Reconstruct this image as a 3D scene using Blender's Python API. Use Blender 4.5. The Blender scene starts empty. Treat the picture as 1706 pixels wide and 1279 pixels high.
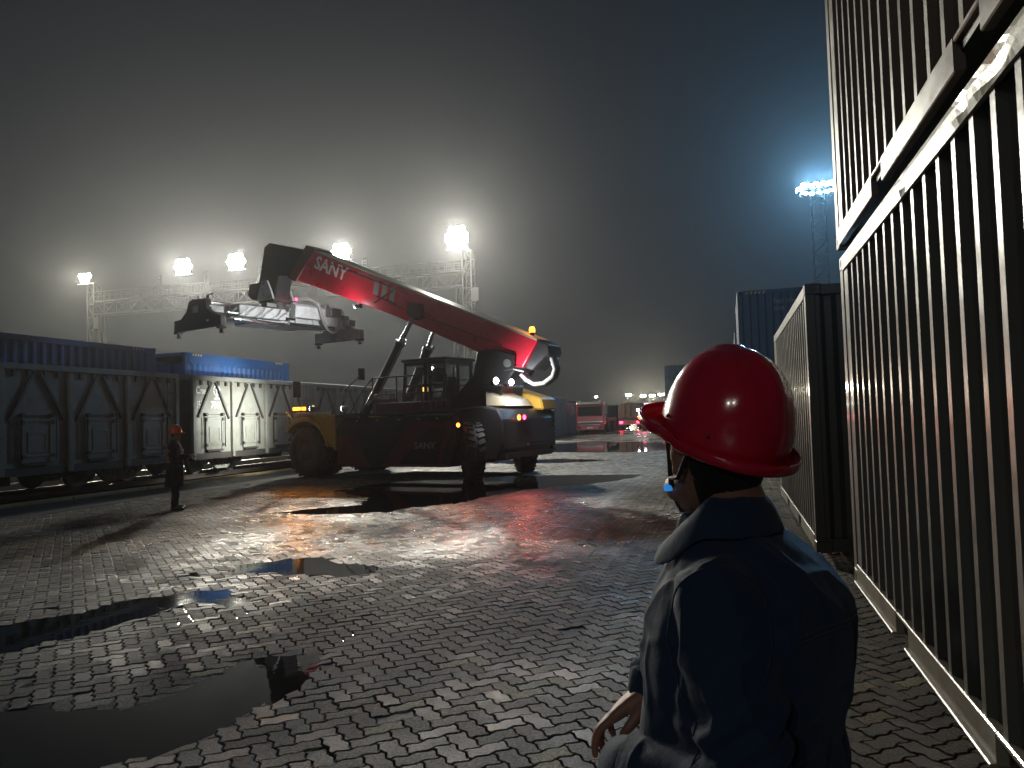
import bpy, bmesh, math, random
import numpy as np
from mathutils import Vector, Matrix, Euler, noise as mnoise

random.seed(7)
rng = np.random.default_rng(7)
SC = bpy.context.scene
COL = SC.collection
R = math.radians

# ------------------------------------------------------------------ camera
cam_d = bpy.data.cameras.new('camera')
cam = bpy.data.objects.new('camera', cam_d)
COL.objects.link(cam)
CAM_POS = Vector((0, 0, 1.65))
YAW, PITCH, ROLL = 0.27022353, 0.04347315, -0.03059045
_F = Vector((-math.sin(YAW) * math.cos(PITCH), math.cos(YAW) * math.cos(PITCH), math.sin(PITCH)))
_R = Vector((math.cos(YAW), math.sin(YAW), 0))
_U = _R.cross(_F)
_R2 = math.cos(ROLL) * _R + math.sin(ROLL) * _U
_U2 = -math.sin(ROLL) * _R + math.cos(ROLL) * _U
cam.matrix_world = Matrix(((_R2.x, _U2.x, -_F.x, 0), (_R2.y, _U2.y, -_F.y, 0), (_R2.z, _U2.z, -_F.z, 1.65), (0, 0, 0, 1)))
cam_d.sensor_width = 36
cam_d.lens = 1300 / 1706 * 36
cam_d.clip_start = 0.05
cam_d.clip_end = 2000
SC.camera = cam

# ------------------------------------------------------------------ sky, exposure
w = bpy.data.worlds.new('World')
SC.world = w
w.use_nodes = True
wn = w.node_tree
wn.nodes.clear()
wo = wn.nodes.new('ShaderNodeOutputWorld')
wb = wn.nodes.new('ShaderNodeBackground')
wb.inputs[0].default_value = (0.34, 0.46, 0.66, 1)
wb.inputs[1].default_value = 0.022
wn.links.new(wb.outputs[0], wo.inputs[0])
SC.view_settings.view_transform = 'Standard'
SC.view_settings.look = 'None'
SC.view_settings.exposure = 0.0
SC.view_settings.gamma = 1
SC.render.engine = 'CYCLES'
cy = SC.cycles
cy.use_denoising = True
cy.max_bounces = 5
cy.diffuse_bounces = 2
cy.glossy_bounces = 3
cy.transmission_bounces = 4
cy.transparent_max_bounces = 6
cy.volume_bounces = 0
cy.sample_clamp_indirect = 3
cy.caustics_reflective = False
cy.caustics_refractive = False
try:
    cy.use_light_tree = True
except Exception:
    pass

# lamp strengths in one place
P_GANTRY = 38000
P_MAST = 85000
P_FAR = 12000
P_YARD = 2500


# ------------------------------------------------------------------ helpers
class MB:
    """collects simple solids into one mesh"""
    def __init__(self):
        self.v = []
        self.f = []
        self.sm = []

    def add(self, vs, fs, smooth=False):
        n = len(self.v)
        self.v += [tuple(p) for p in vs]
        self.f += [tuple(i + n for i in f) for f in fs]
        self.sm += [smooth] * len(fs)
        return self

    def box(self, x0, x1, y0, y1, z0, z1):
        if x0 > x1: x0, x1 = x1, x0
        if y0 > y1: y0, y1 = y1, y0
        if z0 > z1: z0, z1 = z1, z0
        return self.add([(x0, y0, z0), (x1, y0, z0), (x1, y1, z0), (x0, y1, z0), (x0, y0, z1), (x1, y0, z1), (x1, y1, z1), (x0, y1, z1)],
                        [(3, 2, 1, 0), (4, 5, 6, 7), (0, 1, 5, 4), (1, 2, 6, 5), (2, 3, 7, 6), (3, 0, 4, 7)])

    def cbox(self, c, s):
        return self.box(c[0] - s[0] / 2, c[0] + s[0] / 2, c[1] - s[1] / 2, c[1] + s[1] / 2, c[2] - s[2] / 2, c[2] + s[2] / 2)

    def beam(self, p0, p1, a, b=None, up=(0, 0, 1)):
        b = a if b is None else b
        p0, p1 = Vector(p0), Vector(p1)
        d = (p1 - p0).normalized()
        u = Vector(up)
        if abs(d.dot(u)) > 0.98: u = Vector((1, 0, 0))
        s = d.cross(u).normalized()
        t = s.cross(d)
        vs = []
        for p in (p0, p1):
            for i, j in ((-1, -1), (1, -1), (1, 1), (-1, 1)):
                vs.append(p + s * i * a / 2 + t * j * b / 2)
        return self.add(vs, [(3, 2, 1, 0), (4, 5, 6, 7), (0, 1, 5, 4), (1, 2, 6, 5), (2, 3, 7, 6), (3, 0, 4, 7)])

    def cyl(self, p0, p1, r0, r1=None, n=16, caps=True):
        r1 = r0 if r1 is None else r1
        p0, p1 = Vector(p0), Vector(p1)
        d = (p1 - p0).normalized()
        u = Vector((0, 0, 1)) if abs(d.z) < 0.9 else Vector((1, 0, 0))
        s = d.cross(u).normalized()
        t = d.cross(s)
        vs = []
        for p, r in ((p0, r0), (p1, r1)):
            for k in range(n):
                a = 2 * math.pi * k / n
                vs.append(p + s * math.cos(a) * r + t * math.sin(a) * r)
        fs = [(k, (k + 1) % n, n + (k + 1) % n, n + k) for k in range(n)]
        self.add(vs, fs, True)
        if caps:
            self.add(vs, [tuple(range(n - 1, -1, -1)), tuple(range(n, 2 * n))])
        return self

    def tube(self, pts, r, n=8):
        pts = [Vector(p) for p in pts]
        vs = []
        prev = None
        for i, p in enumerate(pts):
            d = (pts[min(i + 1, len(pts) - 1)] - pts[max(i - 1, 0)]).normalized()
            if prev is None:
                u = Vector((0, 0, 1)) if abs(d.z) < 0.9 else Vector((1, 0, 0))
                s = d.cross(u).normalized()
            else:
                s = (prev - d * prev.dot(d)).normalized()
            prev = s
            t = d.cross(s)
            rr = r[i] if isinstance(r, (list, tuple)) else r
            for k in range(n):
                a = 2 * math.pi * k / n
                vs.append(p + (s * math.cos(a) + t * math.sin(a)) * rr)
        m = len(pts)
        fs = [(i * n + k, i * n + (k + 1) % n, (i + 1) * n + (k + 1) % n, (i + 1) * n + k) for i in range(m - 1) for k in range(n)]
        fs += [tuple(range(n - 1, -1, -1)), tuple(range((m - 1) * n, m * n))]
        return self.add(vs, fs, True)

    def prism(self, poly, t0, t1, plane='xz'):
        """poly in 2D; extruded along the missing axis from t0 to t1"""
        def P(a, b, t):
            return {'xz': (a, t, b), 'yz': (t, a, b), 'xy': (a, b, t)}[plane]
        n = len(poly)
        vs = [P(a, b, t0) for a, b in poly] + [P(a, b, t1) for a, b in poly]
        fs = [tuple(range(n)), tuple(range(2 * n - 1, n - 1, -1))] + [(k, n + k, n + (k + 1) % n, (k + 1) % n) for k in range(n)]
        return self.add(vs, fs)

    def lathe(self, prof, c=(0, 0, 0), axis='y', n=32, smooth=True):
        """prof: (radius, along)"""
        vs = []
        for r, h in prof:
            for k in range(n):
                a = 2 * math.pi * k / n
                x, y = math.cos(a) * r, math.sin(a) * r
                q = {'y': (x, h, y), 'z': (x, y, h), 'x': (h, x, y)}[axis]
                vs.append((q[0] + c[0], q[1] + c[1], q[2] + c[2]))
        m = len(prof)
        fs = [(i * n + k, i * n + (k + 1) % n, (i + 1) * n + (k + 1) % n, (i + 1) * n + k) for i in range(m - 1) for k in range(n)]
        return self.add(vs, fs, smooth)

    def pieces(self, name, mat, parent=None, bevel=0):
        """one object per solid (solids that were added as one call stay together)"""
        out = []
        i = 0
        runs = []
        par = list(range(len(self.v)))
        def find(a):
            while par[a] != a:
                par[a] = par[par[a]]; a = par[a]
            return a
        for f in self.f:
            r0 = find(f[0])
            for k in f[1:]: par[find(k)] = r0
        groups = {}
        for f, s in zip(self.f, self.sm): groups.setdefault(find(f[0]), []).append((f, s))
        for g_ in groups.values():
            m = MB(); idx = {}
            for f, s in g_:
                for k in f:
                    if k not in idx: idx[k] = len(m.v); m.v.append(self.v[k])
                m.f.append(tuple(idx[k] for k in f)); m.sm.append(s)
            out.append(m.build(name, mat, parent, bevel=bevel))
        return out

    def build(self, name, mat, parent=None, bevel=0, loc=None, fix=True, seg=1):
        me = bpy.data.meshes.new(name)
        me.from_pydata(self.v, [], self.f)
        me.polygons.foreach_set('use_smooth', self.sm)
        if fix:
            bm = bmesh.new(); bm.from_mesh(me)
            bmesh.ops.recalc_face_normals(bm, faces=bm.faces)
            bm.to_mesh(me); bm.free()
        me.materials.append(mat)
        o = bpy.data.objects.new(name, me)
        COL.objects.link(o)
        if parent is not None: o.parent = parent
        if loc is not None: o.location = loc
        if bevel:
            b = o.modifiers.new('bevel', 'BEVEL')
            b.width = bevel; b.segments = seg; b.limit_method = 'ANGLE'; b.angle_limit = R(35)
            if seg > 1: b.harden_normals = False
        return o


def thing(name, label, cat, loc=(0, 0, 0), rz=0, group=None):
    o = bpy.data.objects.new(name, None)
    o.empty_display_size = 0.2
    COL.objects.link(o)
    o.location = loc
    o.rotation_euler = (0, 0, rz)
    tag(o, label, cat, group)
    return o


def tag(o, label=None, cat=None, group=None, kind=None):
    if label: o['label'] = label
    if cat: o['category'] = cat
    if group: o['group'] = group
    if kind: o['kind'] = kind
    return o


def copy_tree(o, parent=None):
    c = o.copy()
    COL.objects.link(c)
    if parent is not None:
        c.parent = parent
    for ch in list(o.children):
        copy_tree(ch, c)
    return c


def text(s, size, mat, parent, M, name='lettering', extrude=0.002, sx=1.0, bold=0.0):
    """M: 4x4 matrix placing the text's x/y plane"""
    cu = bpy.data.curves.new('txt', 'FONT')
    cu.body = s; cu.size = size; cu.extrude = extrude; cu.offset = bold
    cu.resolution_u = 2
    tmp = bpy.data.objects.new('txt', cu)
    COL.objects.link(tmp)
    dg = bpy.context.evaluated_depsgraph_get()
    me = bpy.data.meshes.new_from_object(tmp.evaluated_get(dg))
    bpy.data.objects.remove(tmp)
    me.name = name
    me.transform(M @ Matrix.Diagonal((sx, 1, 1, 1)))
    me.materials.clear(); me.materials.append(mat)
    o = bpy.data.objects.new(name, me)
    COL.objects.link(o)
    o.parent = parent
    return o


def frame(origin, xdir, ydir):
    x = Vector(xdir).normalized(); y = Vector(ydir).normalized(); z = x.cross(y)
    return Matrix(((x.x, y.x, z.x, origin[0]), (x.y, y.y, z.y, origin[1]), (x.z, y.z, z.z, origin[2]), (0, 0, 0, 1)))


# ------------------------------------------------------------------ materials
def nd(nt, t, **k):
    n = nt.nodes.new(t)
    for a, b in k.items():
        if a.startswith('i_'):
            key = a[2:].replace('_', ' ')
            n.inputs[int(key) if key.isdigit() else key].default_value = b
        else:
            setattr(n, a, b)
    return n


def ramp(nt, fac, stops):
    r = nt.nodes.new('ShaderNodeValToRGB')
    while len(r.color_ramp.elements) < len(stops): r.color_ramp.elements.new(0.5)
    for e, (p, c) in zip(r.color_ramp.elements, stops):
        e.position = p
        e.color = (c, c, c, 1) if not isinstance(c, tuple) else (*c, 1)
    nt.links.new(fac, r.inputs[0])
    return r.outputs[0]


def mat(name, col, rough=0.5, metal=0.0, var=0.25, dirt=None, dirt_amt=0.5, dirt_scale=1.2, bump=0.15, bscale=30, coat=0.0, rvar=0.15, wave=0.0):
    """painted / weathered surface: base colour with noise variation, patches of dirt, roughness change, fine bump"""
    m = bpy.data.materials.new(name); m.use_nodes = True
    nt = m.node_tree
    b = nt.nodes['Principled BSDF']
    tc = nd(nt, 'ShaderNodeTexCoord')
    n1 = nd(nt, 'ShaderNodeTexNoise', i_Scale=dirt_scale, i_Detail=8, i_Roughness=0.65)
    nt.links.new(tc.outputs['Object'], n1.inputs['Vector'])
    n2 = nd(nt, 'ShaderNodeTexNoise', i_Scale=dirt_scale * 7, i_Detail=6, i_Roughness=0.7)
    nt.links.new(tc.outputs['Object'], n2.inputs['Vector'])
    v = nd(nt, 'ShaderNodeMix', data_type='RGBA', blend_type='MIX')
    lo = tuple(c * (1 - var) for c in col); hi = tuple(min(1, c * (1 + var)) for c in col)
    v.inputs[6].default_value = (*lo, 1); v.inputs[7].default_value = (*hi, 1)
    nt.links.new(n2.outputs[0], v.inputs[0])
    out = v.outputs[2]
    if dirt:
        f = ramp(nt, n1.outputs[0], [(0.45, 0.0), (0.72, dirt_amt)])
        dm = nd(nt, 'ShaderNodeMix', data_type='RGBA')
        dm.inputs[7].default_value = (*dirt, 1)
        nt.links.new(f, dm.inputs[0]); nt.links.new(out, dm.inputs[6])
        out = dm.outputs[2]
    nt.links.new(out, b.inputs['Base Color'])
    rr = nd(nt, 'ShaderNodeMapRange')
    rr.inputs[3].default_value = max(0.03, rough - rvar); rr.inputs[4].default_value = min(1, rough + rvar)
    nt.links.new(n1.outputs[0], rr.inputs[0]); nt.links.new(rr.outputs[0], b.inputs['Roughness'])
    b.inputs['Metallic'].default_value = metal
    b.inputs['Coat Weight'].default_value = coat
    b.inputs['Coat Roughness'].default_value = 0.1
    if bump:
        n3 = nd(nt, 'ShaderNodeTexNoise', i_Scale=bscale, i_Detail=4)
        nt.links.new(tc.outputs['Object'], n3.inputs['Vector'])
        bp = nd(nt, 'ShaderNodeBump', i_Strength=bump, i_Distance=0.01)
        nt.links.new(n3.outputs[0], bp.inputs['Height'])
        last = bp.outputs[0]
        if wave:
            n4 = nd(nt, 'ShaderNodeTexNoise', i_Scale=2.2, i_Detail=2)
            nt.links.new(tc.outputs['Object'], n4.inputs['Vector'])
            bp2 = nd(nt, 'ShaderNodeBump', i_Strength=wave, i_Distance=0.06)
            nt.links.new(n4.outputs[0], bp2.inputs['Height'])
            nt.links.new(last, bp2.inputs['Normal'])
            last = bp2.outputs[0]
        nt.links.new(last, b.inputs['Normal'])
    return m


def emit(name, col, s):
    m = bpy.data.materials.new(name); m.use_nodes = True
    b = m.node_tree.nodes['Principled BSDF']
    b.inputs['Base Color'].default_value = (*[c * .5 for c in col], 1)
    b.inputs['Emission Color'].default_value = (*col, 1)
    b.inputs['Emission Strength'].default_value = s
    return m


RUST = (0.12, 0.055, 0.03)
M = {}
M['cont_dark'] = mat('cont_dark', (0.10, 0.105, 0.095), 0.34, var=.15, dirt=(0.10, .075, .06), dirt_amt=.5, coat=.3, wave=.35, bump=.1)
M['cont_brown'] = mat('cont_brown', (0.125, 0.10, 0.08), 0.38, var=.15, dirt=(0.09, .06, .05), dirt_amt=.5, coat=.2, wave=.35, bump=.1)
M['cont_rail'] = mat('cont_rail', (0.26, 0.255, 0.20), 0.38, var=.2, dirt=(0.10, .07, .05), dirt_amt=.6, coat=.2, dirt_scale=3, wave=.15)
M['cont_grey'] = mat('cont_grey', (0.13, 0.125, 0.105), 0.4, var=.15, dirt=(0.10, .075, .06), dirt_amt=.5, coat=.1, wave=.3)
M['cont_blue'] = mat('cont_blue', (0.035, 0.12, 0.34), 0.45, var=.15, dirt=(0.08, .09, .10), dirt_amt=.5, bump=.08)
M['cont_navy'] = mat('cont_navy', (0.025, 0.085, 0.20), 0.5, var=.2, dirt=(0.05, .05, .05), dirt_amt=.5, bump=.08)
M['cont_slate'] = mat('cont_slate', (0.07, 0.13, 0.20), 0.55, var=.2, dirt=(0.06, .05, .045), dirt_amt=.6, bump=.08)
M['cont_white'] = mat('cont_white', (0.5, 0.52, 0.53), 0.5, var=.2, dirt=(0.15, .13, .11), dirt_amt=.6, bump=.08)
M['wagon'] = mat('wagon', (0.23, 0.235, 0.21), 0.5, var=.12, dirt=(0.12, .09, .06), dirt_amt=.55, dirt_scale=1.6, wave=.25)
M['wagon_trim'] = mat('wagon_trim', (0.17, 0.17, 0.16), 0.5, var=.2, dirt=RUST, dirt_amt=.6, dirt_scale=3)
M['dark_steel'] = mat('dark_steel', (0.035, 0.034, 0.034), 0.5, var=.3, dirt=RUST, dirt_amt=.4, dirt_scale=3)
M['steel'] = mat('steel', (0.30, 0.30, 0.29), 0.38, metal=.7, var=.2, dirt=RUST, dirt_amt=.4, dirt_scale=3)
M['galv'] = mat('galv', (0.42, 0.43, 0.43), 0.5, metal=.3, var=.2)
M['bogie'] = mat('bogie', (0.30, 0.31, 0.28), 0.5, var=.2, dirt=RUST, dirt_amt=.7, dirt_scale=4)
M['red_paint'] = mat('red_paint', (0.62, 0.018, 0.045), 0.30, var=.1, dirt=(0.10, .02, .02), dirt_amt=.35, coat=.5, wave=.15, bump=.04)
M['maroon'] = mat('maroon', (0.13, 0.03, 0.028), 0.4, var=.15, dirt=(0.05, .03, .03), dirt_amt=.5, coat=.2, bump=.05)
M['black_paint'] = mat('black_paint', (0.018, 0.018, 0.02), 0.4, var=.2, dirt=(0.04, .035, .03), dirt_amt=.5, coat=.2)
M['yellow'] = mat('yellow', (0.62, 0.36, 0.05), 0.42, var=.1, dirt=(0.2, .13, .05), dirt_amt=.4)
M['cream'] = mat('cream', (0.55, 0.47, 0.33), 0.45, var=.1, dirt=(0.2, .16, .1), dirt_amt=.4)
M['spreader'] = mat('spreader', (0.58, 0.60, 0.60), 0.42, var=.15, dirt=(0.16, .13, .1), dirt_amt=.6, dirt_scale=3)
M['rubber'] = mat('rubber', (0.022, 0.021, 0.021), 0.65, var=.3, dirt=(0.07, .06, .05), dirt_amt=.6, dirt_scale=4)
M['rim'] = mat('rim', (0.12, 0.09, 0.085), 0.5, var=.2, dirt=(0.06, .05, .04), dirt_amt=.6, dirt_scale=5)
M['gantry_steel'] = mat('gantry_steel', (0.16, 0.16, 0.16), 0.6, var=.2)
M['mast_steel'] = mat('mast_steel', (0.03, 0.03, 0.03), 0.7, var=.2)
M['chrome'] = mat('chrome', (0.65, 0.65, 0.65), 0.16, metal=1, var=.05, bump=0, rvar=.05)
M['hose'] = mat('hose', (0.24, 0.24, 0.23), 0.45, var=.2)
M['letter'] = mat('letter', (0.88, 0.88, 0.86), 0.55, var=.1, bump=0)
M['letter_dim'] = mat('letter_dim', (0.33, 0.27, 0.26), 0.55, var=.1, bump=0)
M['decal_yellow'] = mat('decal_yellow', (0.75, 0.6, 0.12), 0.55, var=.1, bump=0)
M['cab_interior'] = mat('cab_interior', (0.10, 0.10, 0.10), 0.6)
M['concrete'] = mat('concrete', (0.30, 0.29, 0.27), 0.8, var=.25, dirt=(0.12, .11, .1), dirt_amt=.5)
M['kerb_yellow'] = mat('kerb_yellow', (0.42, 0.30, 0.13), 0.7, var=.25, dirt=(0.12, .10, .07), dirt_amt=.6, dirt_scale=3)
M['tarp'] = mat('tarp', (0.20, 0.13, 0.085), 0.7, var=.3, dirt=(0.08, .06, .04), dirt_amt=.5, wave=.5)
M['truck_red'] = mat('truck_red', (0.60, 0.035, 0.05), 0.35, var=.1, dirt=(0.10, .04, .04), dirt_amt=.4, coat=.4)

M['glass'] = bpy.data.materials.new('glass'); M['glass'].use_nodes = True
_b = M['glass'].node_tree.nodes['Principled BSDF']
_b.inputs['Base Color'].default_value = (0.75, 0.8, 0.8, 1)
_b.inputs['Roughness'].default_value = 0.06
_b.inputs['Transmission Weight'].default_value = 1
_b.inputs['IOR'].default_value = 1.15
M['dark_glass'] = mat('dark_glass', (0.02, 0.022, 0.024), 0.08, bump=0, rvar=.04, coat=.5)

E_WARM = emit('lamp_lens_warm', (1.0, 0.95, 0.72), 500)
E_BLUE = emit('lamp_lens_blue', (0.35, 0.75, 1.0), 500)
E_WHITE = emit('lamp_lens_white', (0.95, 0.97, 1.0), 40)
E_AMBER = emit('lamp_lens_amber', (1.0, 0.25, 0.02), 7)
E_ORANGE = emit('lamp_lens_orange', (1.0, 0.16, 0.02), 12)
E_RED = emit('lamp_lens_red', (1.0, 0.03, 0.10), 14)


def lamp(name, parent, loc, power, col, radius=0.3, kind='POINT', aim=None, spot=60, blend=0.5):
    L = bpy.data.lights.new(name, kind)
    L.energy = power
    L.color = col
    L.shadow_soft_size = radius
    o = bpy.data.objects.new(name, L)
    COL.objects.link(o)
    if parent is not None: o.parent = parent
    o.location = loc
    if kind == 'SPOT':
        L.spot_size = R(spot); L.spot_blend = blend
        d = Vector(aim) - Vector(loc)
        o.rotation_euler = d.to_track_quat('-Z', 'Y').to_euler()
    return o
# ------------------------------------------------------------------ ground height, puddles
PUDDLES = {  # outlines on the ground (world x, y)
    'near': [(-7.5, 3.2), (-5.2, 3.75), (-4.25, 3.74), (-3.75, 3.95), (-3.55, 4.02), (-3.48, 4.35), (-3.42, 4.75), (-3.25, 5.05), (-2.95, 5.18), (-2.72, 5.02), (-2.72, 4.7),
             (-2.70, 4.25), (-2.72, 3.85), (-2.85, 3.45), (-3.0, 3.1), (-3.0, 2.6), (-3.6, 1.8), (-7.5, 1.5)],
    'mid': [(-9.0, 3.9), (-6.6, 4.75), (-6.15, 5.4), (-5.85, 5.95), (-5.55, 6.5), (-5.28, 6.95), (-4.95, 6.95), (-4.72, 6.75), (-4.40, 6.80), (-4.22, 6.45), (-4.62, 6.30), (-4.92, 6.3),
            (-4.95, 5.9), (-5.0, 5.5), (-5.08, 5.1), (-5.2, 4.7), (-5.5, 4.3), (-6.2, 3.9), (-9.0, 3.2)],
    'blue': [(-5.55, 7.75), (-5.6, 8.15), (-5.35, 8.6), (-4.95, 8.75), (-4.55, 8.4), (-4.05, 8.3), (-3.85, 7.95), (-4.25, 7.75), (-4.75, 7.7), (-5.1, 7.8)],
    'machine': [(-8.3, 13.0), (-7.9, 13.6), (-7.1, 14.3), (-7.6, 15.8), (-9.3, 17.5), (-9.0, 19.8), (-5.5, 21.5), (-2.5, 21.6), (-2.9, 19.5), (-4.9, 17.2), (-5.4, 14.9), (-6.3, 13.4), (-7.3, 13.0)],
    'far': [(-15.5, 38), (-13.5, 43.5), (-9.5, 46.8), (-5.5, 47), (-1.5, 43), (-1.6, 37), (-4.5, 34.6), (-7.5, 35.6), (-10, 36)],
    'patch': [(-9.8, 28.4), (-8.6, 29.6), (-6.4, 29.8), (-4.4, 28.6), (-5.6, 27.6), (-7.6, 27.4)],
}
WATER = -0.007


def poly_sd(poly, X, Y):
    """signed distance, negative inside (numpy)"""
    P = np.array(poly, float)
    d = np.full(X.shape, 1e9)
    ins = np.zeros(X.shape, bool)
    n = len(P)
    for i in range(n):
        a, b = P[i], P[(i + 1) % n]
        e = b - a
        t = np.clip(((X - a[0]) * e[0] + (Y - a[1]) * e[1]) / (e @ e), 0, 1)
        d = np.minimum(d, np.hypot(X - a[0] - e[0] * t, Y - a[1] - e[1] * t))
        c = ((a[1] > Y) != (b[1] > Y)) & (X < (b[0] - a[0]) * (Y - a[1]) / (b[1] - a[1] + 1e-12) + a[0])
        ins ^= c
    return np.where(ins, -d, d)


def vnoise(X, Y, s, seed):
    """cheap value noise"""
    r = np.random.default_rng(seed).random((64, 64))
    x = X / s; y = Y / s
    xi = np.floor(x).astype(int); yi = np.floor(y).astype(int)
    fx = x - xi; fy = y - yi
    fx = fx * fx * (3 - 2 * fx); fy = fy * fy * (3 - 2 * fy)
    a = r[xi % 64, yi % 64]; b = r[(xi + 1) % 64, yi % 64]; c = r[xi % 64, (yi + 1) % 64]; d = r[(xi + 1) % 64, (yi + 1) % 64]
    return (a * (1 - fx) + b * fx) * (1 - fy) + (c * (1 - fx) + d * fx) * fy - 0.5


def height(X, Y):
    X = np.asarray(X, float); Y = np.asarray(Y, float)
    h = 0.010 * vnoise(X, Y, 3.1, 1) + 0.006 * vnoise(X, Y, 1.1, 2) + 0.0025 * vnoise(X, Y, .35, 3)
    h = np.maximum(h, -0.003)
    for k, p in PUDDLES.items():
        sd = poly_sd(p, X, Y) + 0.10 * vnoise(X, Y, .45, 5) * 2 + .08 * vnoise(X, Y, .17, 6)
        sc = 0.16 if k in ('near', 'mid', 'blue') else 0.5
        sd = sd + {'near': .05, 'mid': .12}.get(k, 0)
        h = h - 0.030 / (1 + np.exp(np.clip(sd / sc * 4, -30, 30)))
    return h


# ------------------------------------------------------------------ pavers
def wet_paver_material():
    m = bpy.data.materials.new('wet_pavers'); m.use_nodes = True
    nt = m.node_tree; b = nt.nodes['Principled BSDF']
    tc = nd(nt, 'ShaderNodeTexCoord')
    geo = nd(nt, 'ShaderNodeNewGeometry')
    big = nd(nt, 'ShaderNodeTexNoise', i_Scale=.45, i_Detail=6, i_Roughness=.6)
    mid = nd(nt, 'ShaderNodeTexNoise', i_Scale=2.6, i_Detail=8, i_Roughness=.7)
    fine = nd(nt, 'ShaderNodeTexNoise', i_Scale=60, i_Detail=7, i_Roughness=.7)
    grit = nd(nt, 'ShaderNodeTexVoronoi', i_Scale=260)
    for n in (big, mid, fine, grit): nt.links.new(tc.outputs['Object'], n.inputs['Vector'])
    isl = ramp(nt, geo.outputs['Random Per Island'], [(0.0, (.022, .021, .019)), (.22, (.085, .083, .074)), (.5, (.13, .128, .112)), (.75, (.17, .163, .13)), (.9, (.14, .10, .085)), (1.0, (.36, .33, .22))])
    mx = nd(nt, 'ShaderNodeMix', data_type='RGBA', blend_type='MULTIPLY'); mx.inputs[0].default_value = 1
    nt.links.new(isl, mx.inputs[6])
    nt.links.new(ramp(nt, fine.outputs[0], [(.32, .18), (.68, 1.75)]), mx.inputs[7])
    dm = nd(nt, 'ShaderNodeMix', data_type='RGBA'); dm.inputs[7].default_value = (.035, .032, .027, 1)
    nt.links.new(ramp(nt, mid.outputs[0], [(.52, 0.0), (.75, .8)]), dm.inputs[0])
    nt.links.new(mx.outputs[2], dm.inputs[6])
    nt.links.new(dm.outputs[2], b.inputs['Base Color'])
    # wetness: wide patches glossy, others duller
    add = nd(nt, 'ShaderNodeMath', operation='ADD')
    nt.links.new(big.outputs[0], add.inputs[0])
    s2 = nd(nt, 'ShaderNodeMath', operation='MULTIPLY'); s2.inputs[1].default_value = .35
    nt.links.new(mid.outputs[0], s2.inputs[0]); nt.links.new(s2.outputs[0], add.inputs[1])
    s3 = nd(nt, 'ShaderNodeMath', operation='MULTIPLY'); s3.inputs[1].default_value = .30
    nt.links.new(geo.outputs['Random Per Island'], s3.inputs[0])
    a2 = nd(nt, 'ShaderNodeMath', operation='ADD'); nt.links.new(add.outputs[0], a2.inputs[0]); nt.links.new(s3.outputs[0], a2.inputs[1])
    # a wider sheet of water film lies in front of the machine
    dist = nd(nt, 'ShaderNodeVectorMath', operation='DISTANCE'); dist.inputs[1].default_value = (-4.9, 12.0, 0)
    nt.links.new(tc.outputs['Object'], dist.inputs[0])
    wet = nd(nt, 'ShaderNodeMapRange'); wet.inputs[1].default_value = 1.8; wet.inputs[2].default_value = 6.0; wet.inputs[3].default_value = -.42; wet.inputs[4].default_value = 0
    nt.links.new(dist.outputs['Value'], wet.inputs[0])
    a3 = nd(nt, 'ShaderNodeMath', operation='ADD'); nt.links.new(a2.outputs[0], a3.inputs[0]); nt.links.new(wet.outputs[0], a3.inputs[1])
    nt.links.new(ramp(nt, a3.outputs[0], [(.34, .18), (.82, .72)]), b.inputs['Roughness'])
    b.inputs['IOR'].default_value = 1.45
    b.inputs['Specular IOR Level'].default_value = .5
    h = nd(nt, 'ShaderNodeMath', operation='MULTIPLY_ADD'); h.inputs[1].default_value = .35
    nt.links.new(grit.outputs['Distance'], h.inputs[0]); nt.links.new(fine.outputs[0], h.inputs[2])
    bp = nd(nt, 'ShaderNodeBump', i_Strength=1.0, i_Distance=.010)
    nt.links.new(h.outputs[0], bp.inputs['Height'])
    nt.links.new(bp.outputs[0], b.inputs['Normal'])
    return m


def sand_material():
    m = mat('joint_sand', (.009, .008, .007), .8, var=.4, bump=.6, bscale=120, dirt=(.05, .045, .035), dirt_amt=.5, dirt_scale=2)
    return m


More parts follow.
